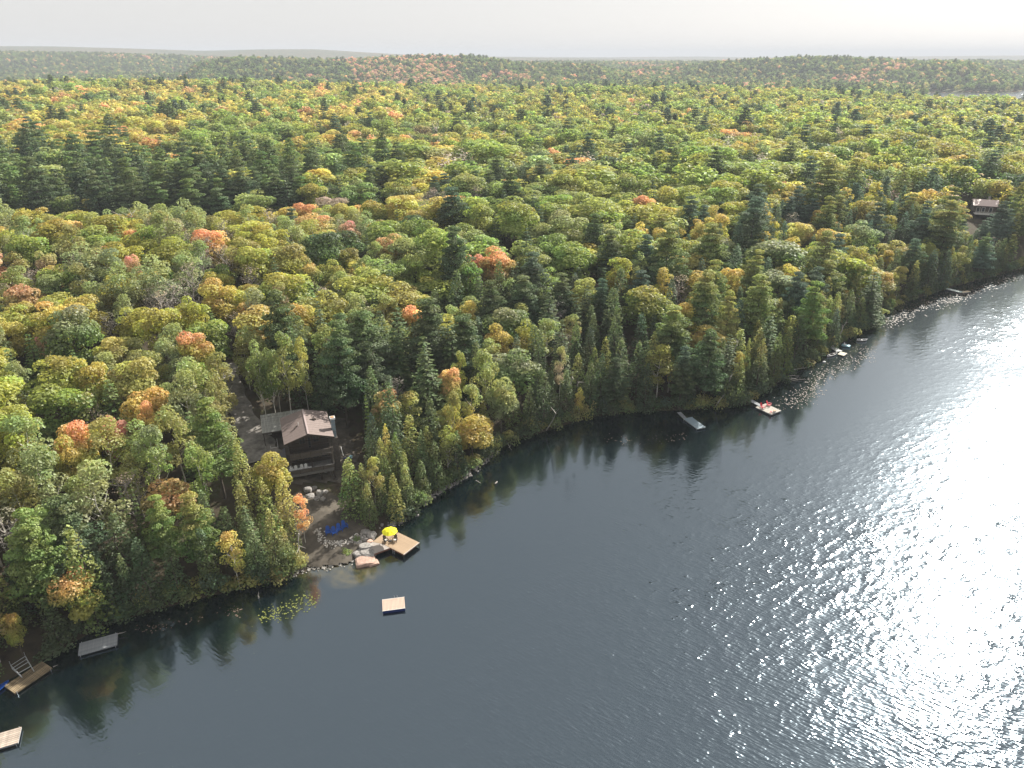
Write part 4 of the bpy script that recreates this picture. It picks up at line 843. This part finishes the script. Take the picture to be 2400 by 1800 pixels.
for (x, y, z, dx, dy, dz, mt, rz, sd) in ((.1, -1.2, .05, 3.6, 2.6, 1.3, PINKR, .3, 71), (.2, .5, .35, 3.0, 2.4, 1.2, STONEM, -.2, 72), (-1.1, .3, .25, 2.0, 2.4, 1.1, STONEM, .8, 73), (1.3, -1.4, -.05, 2.0, 1.9, .9, PINKR, .5, 74), (-.4, 1.9, .6, 2.6, 2.0, 1.2, STONEM, .1, 75)):
    r = rock('rock_slab', (x, y, z), (dx, dy, dz), mt, sd, None, None, None, rz, 3, .16); r.parent = rp
    if 'category' in r: del r['category']
def stones(name, line, wd, n, smin, smax, mat, label, seed, up=.1):
    rg = np.random.default_rng(seed); L = np.array(line, float); m = MB(); ico = None
    import bmesh
    bm = bmesh.new(); bmesh.ops.create_icosphere(bm, subdivisions=1, radius=.5); vv = np.array([v.co[:] for v in bm.verts]); ff = [tuple(v.index for v in f.verts) for f in bm.faces]; bm.free()
    seg = np.hypot(*np.diff(L, axis=0).T); cum = np.concatenate([[0], np.cumsum(seg)])
    for i in range(n):
        t = rg.uniform(0, cum[-1]); k = min(len(seg)-1, int(np.searchsorted(cum, t))-1 if t > 0 else 0); k = max(0, k); p = L[k]+(L[k+1]-L[k])*(t-cum[k])/seg[k]+rg.normal(0, wd, 2)
        s = rg.uniform(smin, smax); q = vv*np.array([1, rg.uniform(.6, .9), rg.uniform(.5, .8)])*s*rg.uniform(.85, 1.15, (len(vv), 1)); a = rg.uniform(0, 6); q = q@np.array([[math.cos(a), -math.sin(a), 0], [math.sin(a), math.cos(a), 0], [0, 0, 1]])
        m.add(q+np.array([p[0], p[1], max(0, ground(*p))+up*rg.uniform(.5, 1.5)]), ff)
    o = m.obj(name, mat); return tag(o, label, None, None, 'stuff')
PALEST = simple('pale_riprap', (.38, .36, .33), .9, .5, 1.4, .5)
stones('riprap_stones', [(-33.6, 100.2), (-32.4, 98.7), (-30.7, 97.1), (-28.2, 98.2), (-26.5, 100.2), (-25.3, 100.8)], .38, 330, .25, .55, PALEST, 'band of pale broken stones edging the upper beach', 5, .18)
stones('shore_pebbles', [(-36, 91.4), (-33.4, 92.5), (-30.6, 93.4), (-28, 94), (-26.5, 94.9)], .45, 210, .15, .42, PALEST, 'scattered stones along the small beach waterline', 6, .06)
stones('wall_rubble', [(-35.6, 103), (-35.9, 99.5), (-35.2, 97)], .4, 60, .2, .45, STONEM, 'grey stones along the left edge of the clearing', 7, .1)
stones('bank_rubble', [(-22.2, 103.4), (-18.8, 108.2), (-14.5, 114.5), (-8.6, 121.6), (-3.5, 130.5)], .5, 240, .3, .9, STONEM, 'grey rubble along the bank right of the dock', 8, .15)
# ------------------------------------------------------------------ chairs, parasol, docks
BL = 'row of blue chairs above the stone band'
for k, (px, py, lb) in enumerate(((771, 1262, 'leftmost blue chair of the row on the beach clearing'), (784.5, 1257.5, 'second blue chair from the left in the beach row'), (797, 1253, 'third blue chair from the left in the beach row'), (809.5, 1248, 'rightmost blue chair of the row on the beach clearing'))):
    P = grounded(px, py-1); adirondack((P[0], P[1], ground(P[0], P[1])+.12), .35+.1*k, BLUEM, lb, BL, 'adirondack_chair', 1.15)
dz_ = .85
md_ = empty('swim_dock', (-19.5, 98.2, 0), 0, 'large tan plank dock carrying the yellow parasol', 'dock', 'docks and rafts along the shore')
PA = [(-18, 95.4), (-15.8, 98.6), (-19.75, 101.4), (-21.95, 98.2)]
ori = (-19.5, 98.2)
planks(ccw(PA), math.atan2(2.8, -3.95), .15, .018, dz_-.05, dz_, md_, TANW, 'plank', ori)
PB1 = ccw([(-20.55, 97.13), (-22.9, 95.6), (-24.8, 97.1), (-23.8, 98.7), (-22.0, 98.2)]); PB2 = ccw([(-22.0, 98.25), (-23.8, 98.75), (-22.3, 101.2), (-19.85, 101.45)])
planks(PB1, math.atan2(1.5, 2.3), .15, .018, dz_-.05, dz_, md_, simple('weathered_walkway', (.36, .32, .29), .8, .15, 4), 'walkway_plank', ori)
planks(PB2, math.atan2(3.2, 2.2), .15, .018, dz_-.05, dz_, md_, TANW, 'plank', ori)
fr = MB()
for P in (PA, PB1+[], PB2):
    for i in range(len(P)):
        a, b = P[i], P[(i+1) % len(P)]; a = np.array(a)-ori; b = np.array(b)-ori; fr.bar((*a, dz_-.2), (*b, dz_-.2), .06, .26)
fr.obj('frame', simple('red_brown_joists', (.16, .075, .05), .8, .2, 4), md_)
MB().bar((-18.0+19.5, 95.4-98.2-.03, dz_-.06), (-15.8+19.53, 98.6-98.2, dz_-.06), .07, .16).obj('edge_board', simple('white_edge', (.62, .55, .48), .7, .1, 4), md_)
for (x, y) in PA+[(-22.9, 95.7), (-23.9, 98.5), (-22.4, 100.8)]: MB().bar((x*.99-.2+19.5-.0, y-98.2, -2.2), (x*.99-.2+19.5, y-98.2, dz_-.06), .14, n=8).obj('pile', LOG, md_)
ld2 = MB()
ax, ay = -19.85, 96.62
lad = empty('swim_ladder', (ax, ay, 0), math.atan2(-2.75, 3.9), 'small metal swim ladder in the notch of the tan dock', 'ladder')
for s in (-1, 1): MB().bar((s*.22, -.06, -.7), (s*.22, -.06, dz_+.55), .05, n=6).obj('rail', ALU, lad)
for k in range(4): MB().box((0, -.06, -.45+k*.34), (.42, .06, .03)).obj('rung', ALU, lad)
# parasol
UP = np.array([-20.75, 99.0])
um = empty('parasol', (UP[0], UP[1], dz_), 0, 'bright yellow parasol standing open on the dock', 'parasol')
n = 8; rr_ = 1.35
for k in range(n):
    a0, a1 = 2*math.pi*k/n, 2*math.pi*(k+1)/n; am = (a0+a1)/2
    V = [(0, 0, 2.55), (math.cos(a0)*rr_*.55, math.sin(a0)*rr_*.55, 2.34), (math.cos(a0)*rr_, math.sin(a0)*rr_, 2.0), (math.cos(am)*rr_*.93, math.sin(am)*rr_*.93, 1.985), (math.cos(a1)*rr_, math.sin(a1)*rr_, 2.0), (math.cos(a1)*rr_*.55, math.sin(a1)*rr_*.55, 2.34), (math.cos(am)*rr_*.52, math.sin(am)*rr_*.52, 2.30)]
    V2 = [(x, y, z-.02) for x, y, z in V]; Fc = [(0, 1, 6), (0, 6, 5), (1, 2, 3, 6), (6, 3, 4, 5)]
    MB().add(V+V2, Fc+[tuple(reversed([j+7 for j in f])) for f in Fc]).obj('canopy_panel', YELM, um)
    MB().bar((0, 0, 2.2), (math.cos(a0)*rr_*.97, math.sin(a0)*rr_*.97, 1.97), .025).obj('rib', FRAMEW, um)
MB().bar((0, 0, 0), (0, 0, 2.6), .05, n=8).obj('pole', FRAMEW, um); MB().prism([(math.cos(a)*.28, math.sin(a)*.28) for a in np.linspace(0, 6.283, 13)[:-1]], 0, .08).obj('base', DARKB, um)
adirondack((UP[0]-.75, UP[1]-.25, dz_), .6, DARKB, 'left dark chair under the yellow parasol', 'dark chairs under the parasol', 'dock_chair')
adirondack((UP[0]+.8, UP[1]-.1, dz_), -.1, DARKB, 'right dark chair under the yellow parasol', 'dark chairs under the parasol', 'dock_chair')
for k, (dx, lb) in enumerate(((-.7, 'pale cushion on the left dark chair'), (.8, 'pale cushion on the right dark chair'))):
    o = MB().box((0, 0, 0), (.44, .42, .09)).obj('cushion', FRAMEW, None, .03); o.location = (UP[0]+dx, UP[1]-.2, dz_+.42); o.rotation_euler = (0, 0, .6 if k == 0 else -.1); tag(o, lb, 'cushion')
# swim raft
c, a, L, Wd = rect4([(896, 1405.6), (948.7, 1398.6), (948.7, 1425.5), (896, 1432.5)], .5)
ra = empty('swim_raft', (c[0], c[1], 0), a, 'pale slatted swim raft on a navy float out on the water', 'raft', 'docks and rafts along the shore')
planks([(-L/2, -Wd/2), (L/2, -Wd/2), (L/2, Wd/2), (-L/2, Wd/2)], math.pi/2, .2, .035, .46, .5, ra, RAFTW)
MB().box((0, 0, .20), (L-.06, Wd-.06, .48)).obj('float', NAVY, ra, .04)
for s in (-1, 1): MB().box((0, s*(Wd/2-.02), .48), (L+.02, .06, .07)).obj('edge_board', FRAMEW, ra)
for s in (-1, 1): MB().bar((s*.22+.4, Wd/2-.05, .3), (s*.22+.4, Wd/2-.05, 1.05), .04, n=6).obj('ladder_rail', ALU, ra)
dock('grey_dock', [(185, 1508), (274, 1483), (276, 1510), (184, 1535)], .45, GREYW, 'long silver-grey plank dock with boards running lengthwise near the left shore', 'dock', across=False, pw=.22)
gd, L, Wd = dock('mossy_dock', [(10, 1608), (34, 1625), (123.5, 1564), (96.5, 1550)], .45, MOSSW, 'mossy brown plank dock with a grey tube frame on it', 'dock', across=True, pw=.17, frame=MOSSW)
# tube gangway frame leaning from the dock to the shore
P0 = at(52, 1588, .5); P1 = at(80, 1574, .5); Q0 = at(28, 1567, 1.2); Q1 = at(62, 1545, 1.2)
gw = empty('tube_gangway', (0, 0, 0), 0, 'grey tubular gangway frame propped at the back of the mossy dock', 'gangway')
def lerp(a, b, t): return a+(b-a)*t
for s, (a, b) in enumerate(((P0, Q0), (P1, Q1))):
    b = np.array(b); up = np.array([0, 0, .55])
    MB().bar(a, b, .085, n=6).obj('side_tube', ALU, gw); MB().bar(a+up*.3, b+up, .085, n=6).obj('side_tube', ALU, gw)
    for k in range(7): t = k/6; MB().bar(lerp(a, b, t), lerp(a+up*.3, b+up, min(1, t+.08)), .045, n=5).obj('brace', ALU, gw)
    MB().bar(b, b+np.array([0, 0, 1.3]), .055, n=6).obj('post', ALU, gw)
for t, u in ((.35, .2), (.65, .3), (1.0, .55), (1.0, 0)):
    MB().bar(lerp(P0, Q0, t)+np.array([0, 0, u]), lerp(P1, Q1, t)+np.array([0, 0, u]), .095, n=6).obj('cross_tube', ALU, gw)
dock('beige_dock', [(-60, 1735), (51, 1703), (41.5, 1740.5), (-70, 1775)], .45, simple('bleached_planks', (.42, .35, .29), .8, .3, 2, .3), 'bleached beige dock cut off by the lower left corner', 'dock', across=False, pw=.3)
kb = empty('blue_kayak', (*at(-6, 1618, .2)[:2], .05), 1.2, 'blue kayak tip just visible at the left edge', 'kayak')
def hull(L, Wd, h, n=10, open_=.0):
    V = []; k = 8
    for i in range(n+1):
        t = i/n*2-1; w = Wd/2*(1-abs(t)**2.2)**.8+.01; s = h*(1+.25*t*t)
        for j in range(k+1): a = math.pi*j/k; V.append((t*L/2, -math.cos(a)*w, s-math.sin(a)**.7*h*.95))
    Fc = [(i*(k+1)+j, (i+1)*(k+1)+j, (i+1)*(k+1)+j+1, i*(k+1)+j+1) for i in range(n) for j in range(k)]
    return V, Fc
def boat(e, L, Wd, h, mh, mi, deckmat=None):
    V, Fc = hull(L, Wd, h); MB().add(V, Fc).obj('hull', mh, e)
    V2 = [(x*.95, y*.9, z*.96+.03) for x, y, z in V]; MB().add(V2, [tuple(reversed(f)) for f in Fc]).obj('inner_hull', mi, e)
    n = 10; g_ = MB()
    for s in (0, 8):
        for i in range(n): g_.bar(V[i*9+s], V[(i+1)*9+s], .05)
    g_.obj('gunwale', mh, e)
boat(kb, 3.2, .7, .3, BLUEM, BLUEM)
shd, L, Wd = dock('shaded_dock', [(1603, 981), (1634, 1006), (1654, 1000), (1620, 977)], .45, simple('blue_grey_planks', (.22, .28, .32), .75, .12, 3), 'narrow blue-grey dock lying in the shade of the bank', 'dock', across=True, pw=.2)
rm = MB(); a, b = at(1591, 966, .8), at(1606, 981, .55); m = empty('shore_ramp', (0, 0, 0), 0, 'short grey ramp from the bank to the shaded dock', 'ramp')
d_ = (b-a); nn = np.array([-d_[1], d_[0], 0]); nn = nn/np.linalg.norm(nn)*.5
for k in range(8): p = lerp(a, b, (k+.5)/8); MB().bar(p-nn, p+nn, .26, .05).obj('plank', GREYW, m)
rd, L, Wd = dock('red_chair_dock', [(1770, 953.6), (1808, 971.7), (1831, 962), (1795, 946)], .5, simple('pale_grey_beige_planks', (.44, .41, .36), .8, .1, 3), 'pale square dock with two red chairs', 'dock', across=True, pw=.18)
a, b = at(1760, 938, .9), at(1783, 951, .55); m = empty('gangway', (0, 0, 0), 0, 'grey gangway joining the bank and the red chair dock', 'gangway')
d_ = (b-a); nn = np.array([-d_[1], d_[0], 0]); nn = nn/np.linalg.norm(nn)*.55
for k in range(14): p = lerp(a, b, (k+.5)/14); MB().bar(p-nn, p+nn, .26, .05).obj('plank', GREYW, m)
for s in (-1, 1): MB().bar(a+nn*s-np.array([0, 0, .06]), b+nn*s-np.array([0, 0, .06]), .07, .1).obj('beam', ALU, m)
RC = 'red chairs on the pale dock'
for px, py, rz, lb in ((1787, 957, .5, 'left red chair on the pale square dock'), (1802, 951.5, .9, 'right red chair on the pale square dock')):
    P = at(px, py, .5); adirondack((P[0], P[1], .5), rz, REDM, lb, RC, 'adirondack_chair', 1.15)
P = at(1806.5, 968.5, .5); e = empty('red_stool', (P[0], P[1], .5), 0, 'small dark red stool at the front corner of the pale dock', 'stool'); MB().box((0, 0, .42), (.4, .4, .06)).obj('seat', REDM, e)
for s in (-1, 1):
    for t in (-1, 1): MB().bar((s*.16, t*.16, 0), (s*.16, t*.16, .4), .05).obj('leg', REDM, e)
P = at(1815, 966, .5); e = empty('cooler', (P[0], P[1], .5), .4, 'white cooler box on the front of the pale dock', 'cooler'); MB().box((0, 0, .18), (.6, .36, .34)).obj('body', WHITEM, e, .03); MB().box((0, 0, .38), (.64, .4, .06)).obj('lid', ORANW, e)
dock('gangway_dock', [(1941, 811), (1962.5, 825.5), (1972, 821), (1951, 808)], .5, simple('white_grey_planks', (.55, .57, .55), .7, .08, 3), 'whitish gangway dock above the moored canoe', 'dock', across=True, pw=.25)
dock('float_dock', [(1970, 824), (1964, 829.5), (1977, 834), (1987, 828)], .4, simple('cream_planks', (.52, .49, .38), .7, .1, 3), 'small cream floating dock beside the canoe tip', 'dock', across=True, pw=.22)
P = (at(1939, 836, .2)+at(1961, 828, .2))/2; dd_ = at(1961, 828, .2)-at(1939, 836, .2)
cn = empty('canoe', (P[0], P[1], -.05), math.atan2(dd_[1], dd_[0]), 'white canoe moored beside the cream floating dock', 'canoe'); boat(cn, float(np.hypot(*dd_[:2])), 1.05, .45, WHITEM, DARKB)
for t in (-.9, .9): MB().box((t, 0, .42), (.2, .8, .04)).obj('thwart', FRAMEW, cn)
P = at(1983, 810, .3); pb = empty('pedal_boat', (P[0], P[1], 0), -.6, 'pale blue pedal boat drifting behind the gangway dock', 'pedal boat')
for s in (-1, 1): V, Fc = hull(2.4, .55, .4); MB().add([(x, y+s*.5, z) for x, y, z in V], Fc).obj('float', TEALM, pb)
MB().box((0, 0, .42), (2.1, 1.5, .08)).obj('deck', TEALM, pb, .03)
for s in (-1, 1): q = MB().box((-.3, s*.35, .6), (.5, .5, .1)).box((-.58, s*.35, .82), (.1, .5, .5)).obj('seat', WHITEM, pb, .03)
P = at(2020, 797, .3); rb_ = empty('rowboat', (P[0], P[1], -.02), .1, 'small white rowboat at the bank right of the pedal boat', 'boat'); boat(rb_, 3.2, 1.2, .5, WHITEM, GREYW); MB().box((0, 0, .4), (.25, 1.0, .04)).obj('bench', FRAMEW, rb_)
P = at(1932, 847, .2); o = rock('white_float', (P[0], P[1], .08), (1.0, .5, .4), WHITEM, 91, 'little white mooring float below the canoe', 'float', None, .2, 2, .05)
# farthest dock with white edges
dock('far_gangway', [(2214, 676.5), (2252, 686), (2257, 683.5), (2219, 674.5)], .5, simple('pale_aqua_planks', (.55, .62, .58), .7, .08, 3), 'long pale gangway of the farthest dock', 'dock', across=True, pw=.35)
dock('far_float', [(2250, 684), (2256, 686.5), (2274, 684), (2270, 680.5)], .4, simple('warm_planks', (.60, .50, .36), .7, .08, 3), 'warm-toned floating end of the farthest dock', 'dock', across=True, pw=.3)
# ------------------------------------------------------------------ fallen trunks and snags
def log(pa, pb, za, zb, w, lab, name='fallen_trunk', branches=3, seed=1, mat=DRIFT, grp='bleached fallen trunks along the bank'):
    a, b = at(*pa, za), at(*pb, zb); e = empty(name, tuple(a), 0, lab, 'fallen trunk' if name == 'fallen_trunk' else 'snag', grp); rg = np.random.default_rng(seed); mb = MB(); d = b-a; p = np.zeros(3)
    for k in range(5):
        q = d*(k+1)/5+rg.normal(0, .02, 3)*np.linalg.norm(d)*(k < 4); mb.bar(p, q, w*(1-.17*k), n=6, r2=w*(1-.17*(k+1))); p = q
    mb.obj('trunk', mat, e)
    for k in range(branches):
        s = d*rg.uniform(.35, .9); v = rg.normal(0, 1, 3); v[2] = abs(v[2])*.6; v = v/np.linalg.norm(v)*np.linalg.norm(d)*rg.uniform(.12, .3); MB().bar(s, s+v, w*.4, n=4, r2=w*.12).obj('branch', mat, e)
log((1850, 869), (1896, 861), .6, .25, .35, 'uppermost white trunk reaching over the water', seed=1); log((1848, 880), (1873, 881.5), .4, .1, .3, 'short middle white trunk lying in the shallows', seed=2)
log((1848, 886), (1886, 890.5), .5, .1, .35, 'lowest white trunk slanting into the water', seed=3); log((1850, 890), (1872, 893), .3, .05, .22, 'thin white trunk just under the lowest one', seed=4)
log((1678, 951), (1698, 922), .8, 5., .35, 'pale leaning dead trunk left of the red chair dock', 'dead_snag', 1, 5); log((1709, 893), (1716, 872), 7, 11, .3, 'short pale dead stem high above the red chair dock', 'dead_snag', 1, 6)
log((1718, 826), (1738, 786), 13, 19, .25, 'white forked dead crown left of the shoreline cedars', 'dead_snag', 5, 7); log((1965, 790), (1985, 750), 2, 7, .4, 'white leaning trunk above the pedal boat', 'dead_snag', 3, 8)
log((1281, 1008), (1310, 958), 1, 9, .3, 'pale leaning trunk on the dark middle bank', 'dead_snag', 2, 9); log((1338, 900), (1341, 880), 12, 16, .25, 'white dead tip in the dark middle forest', 'dead_snag', 1, 10); log((1353, 905), (1357, 893), 11, 14, .25, 'tiny white dead tip right of the middle snag', 'dead_snag', 1, 11)
log((294, 528), (279, 500), 27, 34, .5, 'bleached forked snag on the upper left crest', 'dead_snag', 4, 12); log((306, 522), (311, 497), 27, 33, .4, 'second bleached snag right of the forked one', 'dead_snag', 3, 13)
log((606, 1402), (606, 1386), .0, 1.6, .22, 'short white post standing at the left waterline', 'dead_snag', 0, 14); log((1190, 1038), (1200, 1058), .6, .1, .18, 'thin pale branch dipping in below the golden birch', seed=15)
log((1115, 1126), (1128, 1133), .5, .1, .2, 'small pale log at the waterline of the middle shore', seed=16); log((1165, 1129), (1160, 1134), .2, .5, .25, 'stub of driftwood standing in the water', seed=17)
log((700, 1250), (703, 1330), 7, 1., .2, 'slender pale stem under the orange tree by the beach', 'dead_snag', 2, 18); log((125, 1563), (136, 1558), .3, .5, .14, 'thin brown pole off the end of the mossy dock', seed=19, branches=0)
log((276, 1486), (296, 1480), .4, .6, .14, 'thin pole reaching from the grey dock to the bank', seed=20, branches=0); log((2110, 700), (2126, 708), .8, .1, .3, 'pale log dipping in beyond the golden birches', seed=21)
# ------------------------------------------------------------------ lily pads
def lilies(name, pts, n, s, mat, label, seed, sig=6, q=1.0):
    rg = np.random.default_rng(seed); L = np.array(pts, float); V = []; Fc = []
    for i in range(n):
        k = rg.integers(0, len(L)-1); p = L[k]+(L[k+1]-L[k])*rg.uniform()+rg.normal(0, 1, 2)*np.array([sig*1.6, sig])
        c = at(p[0], p[1], .02)
        if shore_d([c[0]], [c[1]])[0] > -.3: continue
        r = s*rg.uniform(.5, 1.2); a0 = rg.uniform(0, 6); tl = rg.normal(0, .06, 2); b = len(V)
        for j in range(7): a = a0+j*.85; V.append((c[0]+math.cos(a)*r, c[1]+math.sin(a)*r, .02+rg.uniform(0, .03)+abs(math.cos(a)*r*tl[0]+math.sin(a)*r*tl[1])))
        Fc.append(tuple(b+j for j in range(7)))
    me = bpy.data.meshes.new(name); me.from_pydata(V, [], Fc); me.materials.append(mat); return tag(link(bpy.data.objects.new(name, me)), label, None, None, 'stuff')
lilies('lily_pads', [(608, 1448), (650, 1428), (690, 1412), (730, 1398), (728, 1418), (690, 1430), (650, 1446), (612, 1450)], 200, .13, LILY, 'yellow-green lily pads in the dark cove left of the beach', 1, 6)
lilies('browning_lily_pads', [(1835, 945), (1860, 935), (1900, 925), (1905, 898), (1925, 880), (1950, 865), (1990, 850), (2020, 836), (2035, 815)], 600, .16, LILYB, 'browning lily pads fringing the right shore', 2, 9)
lilies('far_lily_pads', [(2080, 765), (2120, 738), (2165, 712), (2215, 705), (2250, 695), (2290, 676), (2340, 660), (2380, 640)], 900, .24, LILYB, 'sunlit lily pads below the farthest dock', 3, 8)
lilies('sparse_lily_pads', [(1405, 1030), (1500, 1035), (1570, 1024), (1600, 1020)], 60, .14, LILYB, 'few floating leaves off the middle shore', 4, 6)
lilies('floating_leaves', [(330, 1480), (370, 1470), (540, 1430), (560, 1440)], 70, .12, LILYB, 'few pale floating leaves off the left shore', 5, 6)
# ------------------------------------------------------------------ far cottage
cx, cy0 = COTT[0], COTT[1]; cz = ground(cx, cy0)
fc = empty('far_cottage', (cx, cy0, cz-.5), math.radians(-112), 'pinkish-roofed cottage with a white-railed deck far up the right shore', 'house')
MB().box((0, 0, 2.6), (7.5, 8.5, 5.2)).obj('wall', LOGL, fc); PR = simple('pinkish_shingles', (.62, .50, .47), .6, .1, 2)
MB().add([(-3.75, -4.25, 5.2), (3.75, -4.25, 5.2), (0, -4.25, 6.9), (-3.75, 4.25, 5.2), (3.75, 4.25, 5.2), (0, 4.25, 6.9)], [(0, 1, 2), (5, 4, 3), (1, 4, 5, 2), (3, 0, 2, 5)]).obj('gable', LOGL, fc)
for s in (-1, 1):
    pts = [(0, -5.0, 7.2), (s*4.7, -5.0, 5.2), (s*4.7, 5.0, 5.2), (0, 5.0, 7.2)]; V = pts+[(a, b, c-.18) for a, b, c in pts]; Fq = [(0, 1, 2, 3), (7, 6, 5, 4), (0, 4, 5, 1), (1, 5, 6, 2), (2, 6, 7, 3), (3, 7, 4, 0)]
    MB().add(V, Fq if s > 0 else [tuple(reversed(f)) for f in Fq]).obj('roof_slope', PR, fc)
for x in (-2.4, 0, 2.4):
    f = MB().box((x-.55, -4.3, 3.4), (.14, .1, 1.9)).box((x+.55, -4.3, 3.4), (.14, .1, 1.9)).box((x, -4.305, 4.4), (1.24, .1, .14)).obj('window', FRAMEW, fc); MB().box((x, -4.27, 3.4), (1.0, .04, 1.8)).obj('pane', GLASS, f)
for y in (-2.6, -.6, 2.2):
    f = MB().box((3.8, y-.6, 3.4), (.1, .14, 1.9)).box((3.8, y+.6, 3.4), (.1, .14, 1.9)).box((3.805, y, 4.4), (.1, 1.34, .14)).obj('window', FRAMEW, fc); MB().box((3.78, y, 3.4), (.04, 1.06, 1.8)).obj('pane', GLASS, f)
dk = MB().box((5.7, 1.2, 1.9), (3.8, 10.5, .25)).obj('deck', FRAMEW, fc)
for z in (2.4, 2.75, 3.1): MB().box((7.6, 1.2, z), (.1, 10.5, .1)).obj('rail', FRAMEW, dk)
for k in range(8): MB().box((7.61, -4.0+k*1.48, 2.5), (.1, .1, 1.3)).obj('rail_post', FRAMEW, dk)
for y in (-3.2, 5.6): MB().box((7.3, y, .4), (.2, .2, 3)).obj('deck_post', LOG, fc)
MB().box((-1.5, 1.5, 7.6), (.8, .8, 1.6)).obj('chimney', STONEM, fc)

# ------------------------------------------------------------------ haze
hm, n, out = newmat('hazy_air'); pv = nd(n, 'VolumePrincipled'); pv.inputs['Color'].default_value = (.60, .645, .72, 1); pv.inputs['Density'].default_value = 1.6e-4; pv.inputs['Anisotropy'].default_value = .0
n.links.new(pv.outputs[0], out.inputs['Volume'])
hb = MB().box((0, 3000, 71), (34000, 24000, 190)); ho = hb.obj('haze', hm); tag(ho, None, None, None, 'stuff')
